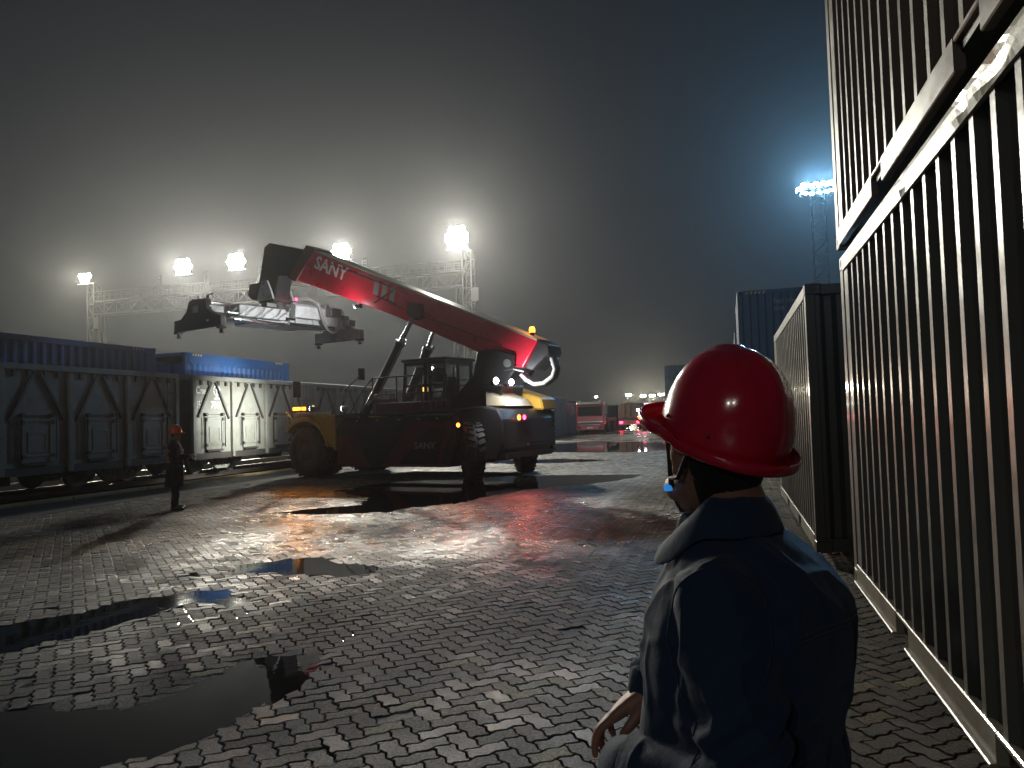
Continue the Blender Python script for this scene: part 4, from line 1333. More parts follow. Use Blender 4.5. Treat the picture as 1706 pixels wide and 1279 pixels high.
    # lift cylinders
    for s in (1, -1):
        base = Vector((4.72, s * 1.0, 1.2)) if s > 0 else Vector((4.72, -.95, 1.2))
        top = Vector((2.50, s * .58, 4.98)) if s > 0 else Vector((2.50, -.58, 4.80))
        if s > 0: top = Vector((2.52, .58, 4.95))
        mid = base.lerp(top, .74)
        m = MB(); m.cyl(base, mid, .135, n=20); m.cyl(mid, mid + (top - base).normalized() * .14, .165, n=20)
        m.cyl(base + Vector((0, -.14, 0)), base + Vector((0, .14, 0)), .2, n=16)
        c = m.build('lift_cylinder', M['black_paint'], t)
        m = MB(); m.cyl(mid, top, .075, n=18); m.build('cylinder_rod', M['chrome'], c)
        m = MB(); d = (top - base).normalized(); sd = Vector((-.17, .06 * s, 0))
        m.tube([base.lerp(top, .3) + sd, base.lerp(top, .6) + sd, mid + sd + d * .08], .025); m.cyl(mid + sd + d * .02, mid + sd + d * .2, .05, n=10)
        m.build('oil_pipe', M['steel'], c)
        m = MB(); m.prism([(2.3, 5.2), (2.25, 4.78), (2.52, 4.72), (2.8, 4.9), (2.8, 5.3)], s * .43, s * .68); m.build('cylinder_bracket', M['maroon'], t, bevel=.02)
    # small lamp under the boom that lights the spreader
    m = MB(); m.cbox((5.0, .35, 5.42), (.2, .14, .14)); m.cbox((5.0, .5, 5.42), (.12, .16, .06)); h = m.build('work_lamp', M['dark_steel'], t)
    m = MB(); m.cyl((5.10, .35, 5.42), (5.13, .35, 5.42), .07, n=12); m.build('lamp_lens', E_WHITE, h)
    lamp('boom_light', t, (5.28, .50, 5.30), 460, (.95, .98, 1), .08, 'SPOT', aim=(9.3, .6, 5.3), spot=88, blend=.6)
    lamp('boom_light', t, (5.15, .95, 5.45), 26, (1, .9, .9), .05)
    # headlamps that flood the wagons
    for y in (-.9, .6):
        m = MB(); m.cyl((6.75, y, 2.15), (6.9, y, 2.15), .09, .11, n=14); h = m.build('headlamp', M['black_paint'], t)
        m = MB(); m.cyl((6.9, y, 2.15), (6.915, y, 2.15), .10, n=14); m.build('lamp_lens', E_WHITE, h)
    lamp('head_light', t, (6.98, .6, 2.15), 1300, (.97, 1, .90), .1, 'SPOT', aim=(11.2, 2.0, 1.6), spot=92, blend=1.0)
    spreader(t)
    return t


M['spreader_lit'] = mat('spreader_lit', (.20, .20, .20), .5, var=.3, dirt=(.05, .045, .04), dirt_amt=.6, dirt_scale=3)  # paler tone painted for the light on the far end beam


def spreader(t):
    # container spreader: local to the machine, turned a few degrees
    sp = MB()
    z = 5.10
    # centre box with the long slide beams
    for x in (8.72, 9.55):
        sp.box(x - .14, x + .14, -2.3, 2.3, z + .10, z + .52)
    sp.box(8.5, 9.8, -1.25, 1.25, z + .02, z + .14)
    for y in (-1.2, -.4, .5, 1.25): sp.box(8.5, 9.8, y - .06, y + .06, z + .08, z + .50)
    s = sp.build('spreader', M['spreader'], t, bevel=.015)
    s.location = (9.14, 0, 0)
    for v in s.data.vertices: v.co.x -= 9.14
    s.rotation_euler = (0, R(0), R(-3.5))
    def add(m, name, material, bevel=0.0):
        for i, v in enumerate(m.v): m.v[i] = (v[0] - 9.14, v[1], v[2])
        if name in ('valve_block', 'reflector', 'hose_loop', 'slide_beam', 'side_shift_frame'): return m.pieces(name, material, s, bevel=bevel)
        return m.build(name, material, s, bevel=bevel)
    m = MB()
    for x in (8.80, 9.47): m.box(x - .11, x + .11, -3.0, 3.0, z + .13, z + .46)
    add(m, 'slide_beam', M['spreader'], .01)
    for y in (-3.02, 3.02):
        q = 1 if y > 0 else -1
        m = MB()
        m.prism([(7.95, z + .06), (7.95, z - .30), (10.42, z - .30), (10.42, z + .08), (10.05, z + .10), (9.75, z + .32), (9.62, z + .62), (9.45, z + .70), (8.72, z + .66), (8.68, z + .32), (8.3, z + .12)], y - .11, y + .11)
        add(m, 'end_beam', M['black_paint'] if y > 0 else M['spreader_lit'], .015)
        m = MB(); m.cbox((9.22, y + q * .10, z + .36), (.28, .05, .22)); m.cbox((8.6, y + q * .10, z - .06), (.12, .05, .07))
        add(m, 'reflector', M['spreader'])
        for x in (8.05, 10.32):
            m = MB(); m.box(x - .1, x + .1, y - .12, y + .12, z - .36, z - .29); m.cyl((x, y, z - .50), (x, y, z - .36), .05, n=10); m.cbox((x, y, z - .46), (.15, .07, .06))
            add(m, 'twist_lock', M['dark_steel'])
        m = MB(); m.tube([(8.72, y - q * .2, z + .70), (8.76, y - q * .2, z + .86), (8.9, y - q * .2, z + .86)], .03); m.cbox((9.0, y - q * .25, z + .78), (.16, .14, .12))
        add(m, 'lifting_eye', M['steel'])
    # rotator, hangers, side-shift frame
    m = MB()
    m.cyl((9.14, 0, z + .5), (9.14, 0, z + .72), .48, n=28); m.cyl((9.14, 0, z + .72), (9.14, 0, z + .86), .38, n=28)
    m.box(8.75, 9.53, -.42, .42, z + .86, z + .98)
    add(m, 'rotator', M['dark_steel'], .01)
    for y in (-.44, .44):
        m = MB(); m.prism([(8.7, z + .95), (9.58, z + .95), (9.45, z + 1.35), (9.3, z + 1.62), (9.02, z + 1.62), (8.85, z + 1.3)], y - .04, y + .04); add(m, 'hanger', M['spreader'], .01)
    m = MB(); m.cyl((9.16, -.5, z + 1.52), (9.16, .5, z + 1.52), .07); add(m, 'hanger_pin', M['steel'])
    m = MB()
    m.prism([(8.25, z + .30), (8.48, z + .30), (8.50, z + .66), (8.35, z + .82), (8.2, z + .7)], -1.5, -.1)
    m.prism([(8.25, z + .14), (8.48, z + .14), (8.48, z + .52), (8.25, z + .52)], .3, 2.2)
    m.box(8.3, 8.5, -2.2, -1.5, z + .12, z + .46)
    add(m, 'side_shift_frame', M['spreader'], .02)
    m = MB()
    m.cyl((8.30, -.1, z + .22), (8.30, 1.7, z + .22), .05); m.cyl((8.30, 1.0, z + .22), (8.30, 2.7, z + .22), .03)
    m.cyl((8.28, .4, z + .0), (8.28, 2.4, z + .02), .055); m.cyl((8.24, -1.9, z + .04), (8.24, .2, z + .04), .06)
    m.cyl((9.0, 1.4, z + .60), (9.0, 2.9, z + .60), .05)
    add(m, 'cylinder', M['chrome'])
    m = MB()
    for dy, dz in ((0, 0), (.06, .03)):
        pts = [(8.6, -.5 + dy, z + .95 + dz), (8.3, -.7 + dy, z + .98 + dz), (8.15, -1.05 + dy, z + .85), (8.12, -1.25 + dy, z + .4), (8.12, -1.45 + dy, z - .02 + dz), (8.12, -1.75 + dy, z - .16 + dz), (8.14, -2.05 + dy, z + .05), (8.2, -2.15 + dy, z + .45), (8.4, -2.1 + dy, z + .55)]
        sm = []
        for i in range(len(pts) - 1):
            p0, p1, p2, p3 = [Vector(pts[max(0, min(len(pts) - 1, i + k_))]) for k_ in (-1, 0, 1, 2)]
            for k_ in range(4):
                u = k_ / 4
                sm.append(.5 * ((2 * p1) + (-p0 + p2) * u + (2 * p0 - 5 * p1 + 4 * p2 - p3) * u * u + (-p0 + 3 * p1 - 3 * p2 + p3) * u ** 3))
        m.tube(sm, .038, 8)
    add(m, 'hose_loop', M['hose'])
    m = MB()
    for a in np.linspace(.2, 2.2, 7):
        m.tube([(8.20, a, z + .50), (8.16, a + .2, z + .3 + .06 * math.sin(a * 9)), (8.2, a + .5, z + .12)], .015, 6)
    m.cbox((8.3, -1.9, z + .62), (.4, .5, .3)); m.cyl((8.7, -1.9, z + .72), (8.7, -1.9, z + .95), .16, n=14); m.cbox((8.4, .9, z + .62), (.3, .4, .14)); m.cbox((8.3, -2.7, z + .30), (.35, .35, .22))
    for y in np.arange(-2.1, 2.2, .35): m.cbox((8.575, y, z + .42), (.02, .08, .05))
    add(m, 'valve_block', M['steel'], .01)
    m = MB(); m.cyl((8.42, -.28, z + .96), (8.38, -.28, z + .96), .05, n=10); add(m, 'red_marker_lamp', E_RED)


E_AMBER_DIM = emit('display_amber', (1.0, .55, .12), 2.5)
reach_stacker()


# ------------------------------------------------------------------ lorries
def lorry_wheel(parent, x, y, r=.5, wd=.3):
    m = MB(); m.lathe([(.26, x - wd / 2), (.46, x - wd / 2), (r, x - wd / 2 + .04), (r, x + wd / 2 - .04), (.46, x + wd / 2), (.26, x + wd / 2)], (0, y, r), 'x', 24)
    o = m.build('wheel', M['rubber'], parent)
    m = MB(); m.lathe([(.27, x - wd / 2 + .01), (.2, x - wd / 2 + .04), (0, x - wd / 2 + .04)], (0, y, r), 'x', 18); m.lathe([(.27, x + wd / 2 - .01), (.2, x + wd / 2 - .04), (0, x + wd / 2 - .04)], (0, y, r), 'x', 18); m.build('rim', M['rim'], o)


def red_lorry():
    t = thing('tractor_truck', 'red cab truck parked facing the camera beside the far container row', 'truck', (-12.1, 69.5, 0), R(3))
    # faces -y
    m = MB()
    m.prism([(0, .55), (-.05, 1.0), (-.04, 1.55), (.16, 2.62), (.35, 2.85), (2.1, 2.85), (2.1, .8), (.9, .8), (.9, .55)], -1.22, 1.22, 'yz')
    body = m.build('cab', M['truck_red'], t, bevel=.06, seg=2)
    m = MB(); m.prism([(-.035, 1.62), (.13, 2.45), (.11, 2.46), (-.055, 1.62)], -1.08, 1.08, 'yz'); m.build('windscreen', M['dark_glass'], body)
    m = MB()
    for s in (-1, 1): m.box(s * 1.225, s * 1.235, .5, 1.25, 1.7, 2.4)
    m.build('side_window', M['dark_glass'], body)
    m = MB(); m.prism([(-.02, 2.55), (-.22, 2.52), (-.2, 2.68), (.3, 2.88), (.3, 2.8)], -1.1, 1.1, 'yz'); m.build('sun_visor', M['dark_steel'], body)
    m = MB(); m.box(-1.15, 1.15, -.10, -.05, 1.06, 1.12); m.box(-.9, .9, -.09, -.05, .80, .84); m.build('chrome_strip', M['chrome'], body)
    m = MB(); m.box(-.85, .85, -.075, -.045, .84, 1.04); m.build('grille', M['black_paint'], body)
    m = MB(); m.box(-1.24, 1.24, -.16, .3, .36, .74); m.build('bumper', M['truck_red'], t, bevel=.04)
    m = MB(); m.box(-.25, .25, -.175, -.16, .50, .62); m.build('number_plate', M['letter'], t)
    for s in (-1, 1):
        m = MB(); m.box(s * .8, s * 1.15, -.19, -.15, .48, .66); m.build('headlight', M['dark_glass'], t)
        m = MB(); m.tube([(s * 1.2, .1, 2.5), (s * 1.5, -.1, 2.45)], .03); m.box(s * 1.4, s * 1.6, -.14, -.04, 1.75, 2.45); m.build('mirror', M['black_paint'], t)
        m = MB(); m.cbox((s * .9, .3, 2.93), (.2, .14, .1)); m.build('roof_marker', M['letter'], t)
    m = MB(); m.box(-1.2, 1.2, 2.2, 2.5, .9, 2.9); m.build('rear_rack', M['steel'], t)
    m = MB(); m.box(-.45, .45, 2.0, 13.0, .78, 1.05); m.box(-1.23, 1.23, 3.8, 13.5, 1.12, 1.4); m.build('chassis', M['dark_steel'], t)
    for y in (1.35, 5.2, 6.5, 11.0, 12.3):
        for s in (-1, 1): lorry_wheel(t, s * 1.02, y)
    return t


def rear_lorry(label, loc, rz, load=True, name='flatbed_truck'):
    t = thing(name, label, 'truck', loc, rz)
    m = MB(); m.box(-1.25, 1.25, 0, 8.5, 1.0, 1.2); m.box(-.45, .45, 0, 8.5, .72, 1.0); m.build('flatbed', M['dark_steel'], t)
    if load:
        m = MB()
        rr = random.Random(3)
        for y in (0.15, 2.9, 5.6):
            m.prism([(-1.2, 1.21), (1.2, 1.21), (1.22, 2.5), (.9, 2.9 + rr.uniform(-.05, .05)), (0, 3.0 + rr.uniform(-.08, .04)), (-.95, 2.88), (-1.22, 2.45)], y, y + 2.68, 'xz')
        m.build('tarped_load', M['tarp'], t, bevel=.08, seg=2)
        m = MB()
        for y in (1.4, 4.2, 7.0): m.box(-1.235, 1.235, y - .03, y + .03, 1.2, 2.5)
        for x in (-.6, .0, .62): m.box(x - .02, x + .02, .10, .14, 1.2, 2.95)
        m.build('strap', M['concrete'], t)
    m = MB(); m.box(-1.2, 1.2, -.06, 0, .55, .98); m.build('rear_panel', M['truck_red'], t)
    m = MB(); m.box(-.3, .3, -.075, -.06, .72, .86); m.build('number_plate', M['tarp'], t)
    for s in (-1, 1):
        m = MB(); m.box(s * .72, s * 1.12, -.10, -.06, .68, .94); h = m.build('tail_light', M['black_paint'], t)
        m = MB(); m.box(s * .74, s * 1.10, -.115, -.10, .70, .92); m.build('lamp_lens', E_RED, h)
        lamp('tail_glow', t, (s * .92, -.3, .82), 5, (1, .03, .08), .16)
        m = MB(); m.box(s * .7, s * 1.2, .3, .32, .3, .95); m.build('mudflap', M['rubber'], t)
        for y in (.9, 2.2): lorry_wheel(t, s * 1.0, y)
        lorry_wheel(t, s * 1.0, 9.6)
    m = MB(); m.box(-1.2, 1.2, 8.8, 10.6, .8, 2.9); m.build('cab', M['truck_red'], t, bevel=.06)
    return t


red_lorry()
rear_lorry('flatbed truck with brown tarped load and two red tail lights, driving away', (-10.3, 84, 0), R(2))
t = rear_lorry('dark empty truck with lit tail light just left of the helmet peak', (-7.0, 76, 0), R(4), load=False)
m = MB(); m.box(-1.2, 1.2, 1.0, 8.0, 1.2, 1.9); m.build('side_board', M['dark_steel'], t)
m = MB(); m.cyl((-1.5, -.1, 2.05), (-1.5, -.16, 2.05), .12, n=12); m.cyl((-.9, -.1, 1.95), (-.9, -.16, 1.95), .12, n=12); m.build('work_lamp', E_WHITE, t)
# ------------------------------------------------------------------ people (local: x forward, y left)
M['skin'] = mat('skin', (.30, .16, .11), .5, var=.12, dirt=(.28, .12, .085), dirt_amt=.5, dirt_scale=14, bump=.15, bscale=260)
M['skin'].node_tree.nodes['Principled BSDF'].inputs['Subsurface Weight'].default_value = .08
M['skin'].node_tree.nodes['Principled BSDF'].inputs['Subsurface Radius'].default_value = (.01, .004, .002)
M['hair'] = mat('hair', (.012, .011, .010), .55, var=.5, bump=1.0, bscale=420)
M['helmet'] = mat('helmet', (.60, .010, .040), .17, var=.06, dirt=(.26, .01, .02), dirt_amt=.35, dirt_scale=9, bump=.02, bscale=300, coat=.6, rvar=.07)
M['helmet_orange'] = mat('helmet_orange', (.85, .14, .05), .3, var=.1, bump=.02)


def cloth(name, col, scale=1500, rough=.85):
    m = mat(name, col, rough, var=.18, dirt=tuple(c * .6 for c in col), dirt_amt=.5, dirt_scale=5, bump=0)
    nt = m.node_tree; b = nt.nodes['Principled BSDF']
    b.inputs['Sheen Weight'].default_value = .12
    b.inputs['Specular IOR Level'].default_value = .25
    tc = nd(nt, 'ShaderNodeTexCoord'); n = nd(nt, 'ShaderNodeTexNoise', i_Scale=scale, i_Detail=2); n2 = nd(nt, 'ShaderNodeTexNoise', i_Scale=16, i_Detail=5, i_Roughness=.6)
    nt.links.new(tc.outputs['Object'], n.inputs['Vector']); nt.links.new(tc.outputs['Object'], n2.inputs['Vector'])
    b1 = nd(nt, 'ShaderNodeBump', i_Strength=.25, i_Distance=.0012); b2 = nd(nt, 'ShaderNodeBump', i_Strength=.5, i_Distance=.008)
    nt.links.new(n.outputs[0], b1.inputs['Height']); nt.links.new(n2.outputs[0], b2.inputs['Height'])
    nt.links.new(b1.outputs[0], b2.inputs['Normal']); nt.links.new(b2.outputs[0], b.inputs['Normal'])
    return m


M['navy_cloth'] = cloth('navy_cloth', (.018, .042, .088))
M['collar_cloth'] = M['navy_cloth']
M['trouser_cloth'] = cloth('trouser_cloth', (.022, .026, .035))
M['coat_cloth'] = cloth('coat_cloth', (.020, .020, .022))
M['vest_cloth'] = cloth('vest_cloth', (.45, .17, .09))
M['buckle_glow'] = emit('buckle_glow', (.05,.35,1.0), .5)  # blue buckle glows by itself, though it is no lamp
M['boot'] = mat('boot', (.03, .03, .03), .3, bump=.1)


def loft(m, rings, n=36):
    """rings: (z, front, back, halfwidth[, yc][, power]) horizontal closed sections"""
    vs = []
    for r in rings:
        z, f, b_, w_ = r[:4]
        yc = r[4] if len(r) > 4 else 0
        p = r[5] if len(r) > 5 else 1.0
        c = (f + b_) / 2; a = (f - b_) / 2
        for k in range(n):
            t_ = 2 * math.pi * k / n
            cx, sy = math.cos(t_), math.sin(t_)
            vs.append((c + a * math.copysign(abs(cx) ** p, cx), yc + w_ * math.copysign(abs(sy) ** p, sy), z))
    k_ = len(rings)
    fs = [(i * n + k, i * n + (k + 1) % n, (i + 1) * n + (k + 1) % n, (i + 1) * n + k) for i in range(k_ - 1) for k in range(n)]
    fs += [tuple(range(n - 1, -1, -1)), tuple(range((k_ - 1) * n, k_ * n))]
    m.add(vs, fs, True)


def ball(m, c, r, n=16, rot=None):
    vs = []; fs = []
    rx, ry, rz_ = (r, r, r) if not isinstance(r, tuple) else r
    k_ = n // 2
    for i in range(1, k_):
        a = math.pi * i / k_
        for j in range(n):
            b_ = 2 * math.pi * j / n
            v = Vector((rx * math.sin(a) * math.cos(b_), ry * math.sin(a) * math.sin(b_), rz_ * math.cos(a)))
            if rot: v.rotate(rot)
            vs.append(v + Vector(c))
    top = Vector((0, 0, rz_)); bot = Vector((0, 0, -rz_))
    if rot: top.rotate(rot); bot.rotate(rot)
    vs += [top + Vector(c), bot + Vector(c)]
    for i in range(k_ - 2):
        for j in range(n): fs.append((i * n + j, i * n + (j + 1) % n, (i + 1) * n + (j + 1) % n, (i + 1) * n + j))
    T = len(vs) - 2
    for j in range(n):
        fs.append((T, (j + 1) % n, j)); fs.append((T + 1, (k_ - 2) * n + j, (k_ - 2) * n + (j + 1) % n))
    m.add(vs, fs, True)


def limb(m, pts, rs, n=18, sub=5):
    """smooth tapering tube through joints with rounded ends"""
    P = [Vector(p) for p in pts]; out = []; rr = []
    for i in range(len(P) - 1):
        p0 = P[max(i - 1, 0)]; p1 = P[i]; p2 = P[i + 1]; p3 = P[min(i + 2, len(P) - 1)]
        for k in range(sub):
            u = k / sub
            q = .5 * ((2 * p1) + (-p0 + p2) * u + (2 * p0 - 5 * p1 + 4 * p2 - p3) * u * u + (-p0 + 3 * p1 - 3 * p2 + p3) * u ** 3)
            q = q.lerp(p1.lerp(p2, u), .5)
            out.append(q); rr.append(rs[i] + (rs[i + 1] - rs[i]) * u)
    out.append(P[-1]); rr.append(rs[-1])
    m.tube(out, rr, n)
    ball(m, out[0], rr[0], 12); ball(m, out[-1], rr[-1], 12)


def fuse(mb, name, material, parent, voxel=.005, smooth=3, disp=None):
    o = mb.build(name, material, None, fix=False)
    r_ = o.modifiers.new('r', 'REMESH'); r_.mode = 'VOXEL'; r_.voxel_size = voxel; r_.use_smooth_shade = True
    s = o.modifiers.new('s', 'SMOOTH'); s.iterations = smooth; s.factor = .6
    dg = bpy.context.evaluated_depsgraph_get()
    me = bpy.data.meshes.new_from_object(o.evaluated_get(dg))
    me.name = name
    o.modifiers.clear(); o.data = me
    if disp:
        n = len(me.vertices)
        co = np.empty(n * 3); me.vertices.foreach_get('co', co); co = co.reshape(-1, 3)
        no = np.empty(n * 3); me.vertices.foreach_get('normal', no); no = no.reshape(-1, 3)
        d = np.array([disp(v) for v in co])
        co = co + no * d[:, None]
        me.vertices.foreach_set('co', co.ravel()); me.update()
    me.polygons.foreach_set('use_smooth', [True] * len(me.polygons))
    me.materials.clear(); me.materials.append(material)
    o.parent = parent
    return o


def hand(m, w_, d, n_, side, curl=(.5, .5, .5, .5), spread=.02, s=1.0):
    """w_: wrist, d: pointing direction, n_: back-of-hand normal, side: +1 thumb on d x n side"""
    w_, d, n_ = Vector(w_), Vector(d).normalized(), Vector(n_)
    n_ = (n_ - d * n_.dot(d)).normalized()
    t_ = d.cross(n_) * side
    def P(a, b_, c): return w_ + d * a * s + t_ * b_ * s + n_ * c * s
    # palm: fan of metacarpals fused together
    base = [(.088, .028), (.092, .009), (.088, -.011), (.080, -.029)]
    for (a, b_) in base:
        limb(m, [P(-.01, b_ * .5, 0), P(.045, b_ * .85, .004), P(a, b_, .003)], [.017 * s, .0155 * s, .0125 * s], 12, 4)
    L = [(.042, .026, .021), (.046, .030, .022), (.043, .028, .021), (.034, .021, .019)]
    for (a, b_), ls, c, k in zip(base, L, curl, range(4)):
        p = P(a, b_, .003); ang = .25 * c
        dirx = (d + t_ * spread * (1.5 - k)).normalized()
        pts = [p]; rs = [.0105 * s]
        for j, l in enumerate(ls):
            v = dirx * math.cos(ang) - n_ * math.sin(ang)
            p = p + v * l * s; pts.append(p); rs.append((.0088, .0080, .0070)[j] * s)
            ang += c * (1.15 if j == 0 else .7)
        limb(m, pts, rs, 10, 4)
    # thumb leaves the side of the palm near its base
    limb(m, [P(.012, .020, -.006), P(.040, .042, -.016), P(.068, .050, -.024), P(.092, .046, -.032)], [.0155 * s, .0125 * s, .0105 * s, .0085 * s], 12, 4)


def head_mesh(m, H):
    """H: function mapping head-local to body-local"""
    rings = [(-.121, .072, .030, .016), (-.112, .087, .008, .036), (-.094, .094, -.022, .051), (-.070, .092, -.048, .060), (-.045, .090, -.066, .065), (-.015, .088, -.085, .069), (.015, .086, -.095, .072),
             (.040, .085, -.099, .074), (.062, .092, -.100, .0755), (.085, .086, -.092, .070), (.105, .066, -.072, .056), (.118, .03, -.04, .030)]
    q = MB(); loft(q, rings, 40)
    m.add([H(v) for v in q.v], q.f, True)
    q = MB()
    limb(q, [(.088, 0, .045), (.102, 0, .020), (.112, 0, .000)], [.008, .010, .013], 12, 3)       # nose
    for s in (-1, 1):
        ball(q, (.100, s * .012, -.004), (.010, .008, .008), 10)
        ball(q, (.074, s * .034, -.012), (.022, .020, .018), 12)                                    # cheekbones
        ball(q, (.082, s * .032, .052), (.014, .022, .007), 12)                                     # brow
        ball(q, (.048, s * .054, -.072), (.03, .014, .022), 12)                                     # jaw
        e = Euler((0, R(8), s * R(22)))
        ball(q, (-.008, s * .079, .005), (.019, .006, .031), 14, e)                                  # ear
        ball(q, (-.014, s * .085, .022), (.016, .005, .012), 12, e)
        ball(q, (-.004, s * .081, -.022), (.008, .006, .010), 10)
    ball(q, (.091, 0, -.050), (.012, .024, .0055), 12); ball(q, (.089, 0, -.061), (.012, .021, .006), 12)
    ball(q, (.080, 0, -.104), (.018, .020, .014), 12)
    m.add([H(v) for v in q.v], q.f, True)


def helmet(parent, Hm, material, strap=True, s=1.0):
    """hard hat in its own frame: rim plane z=0, x forward"""
    n = 72; m = MB(); vs = []
    A, B_, Hh = .129 * s, .112 * s, .162 * s
    levels = [0, 6, 12, 20, 30, 40, 50, 60, 69, 77, 84, 89.5]
    def ridge(x, y, z):
        k = math.exp(-(y / .020) ** 4) * .0075
        for q in (-1, 1): k += math.exp(-((y - q * .048) / .010) ** 2) * .0030
        f = min(1, max(0, (z - .055) / .05)) * (1 if x > -.11 else 0)
        return k * f
    def shell(off):
        out = []
        for lv in levels:
            t_ = R(lv)
            for k in range(n):
                a = 2 * math.pi * k / n
                cr = math.cos(t_) ** .80
                ax = A * (1.0 if math.cos(a) > 0 else 1.03)
                x = (ax + off) * cr * math.cos(a); y = (B_ + off) * cr * math.sin(a); z = (Hh + off) * math.sin(t_) ** .96
                z += ridge(x, y, z)
                out.append((x - .005, y, z))
        return out
    o1 = shell(0); L = len(levels)
    vs = list(o1)
    fs = [(i * n + k, i * n + (k + 1) % n, (i + 1) * n + (k + 1) % n, (i + 1) * n + k) for i in range(L - 1) for k in range(n)]
    top = len(vs); vs.append((-.005, 0, Hh + .006)); fs += [((L - 1) * n + k, (L - 1) * n + (k + 1) % n, top) for k in range(n)]
    # flange + peak
    base = len(vs)
    prof = [(.0, -.006), (.45, -.010), (.9, -.013), (1.0, -.010), (1.02, -.004), (.95, -.001)]
    for (u, dz) in prof:
        for k in range(n):
            a = 2 * math.pi * k / n; c = math.cos(a)
            wd = .015 + .040 * max(0, (c - .35) / .65) ** .8 + .008 * max(0, (-c - .5) / .5)
            x = (A + wd * u) * c - .005; y = (B_ + wd * u * .9) * math.sin(a)
            drop = -.010 * u * max(0, c) if c > 0 else -.006 * u
            vs.append((x, y, dz + drop + (.006 if u > .9 and dz > -.005 else 0)))
    def strip(a0, b0):
        for k in range(n): fs.append((a0 + k, a0 + (k + 1) % n, b0 + (k + 1) % n, b0 + k))
    strip(0, base)
    for i in range(len(prof) - 1): strip(base + i * n, base + (i + 1) * n)
    m.add([Hm(v) for v in vs], fs, True)
    o = m.build('helmet', material, parent)
    sd = o.modifiers.new('solid', 'SOLIDIFY'); sd.thickness = .0025; sd.offset = -1
    # small rivets, sweatband
    r_ = MB()
    for sgn in (-1, 1):
        for x in (.045, -.06):
            y = sgn * B_ * math.sqrt(max(0, 1 - (x / A) ** 2)) * 1.0
            ball(r_, Hm((x - .005, y * 1.002, .022)), .0035, 8)
    r_.build('rivet', M['dark_steel'], o)
    return o


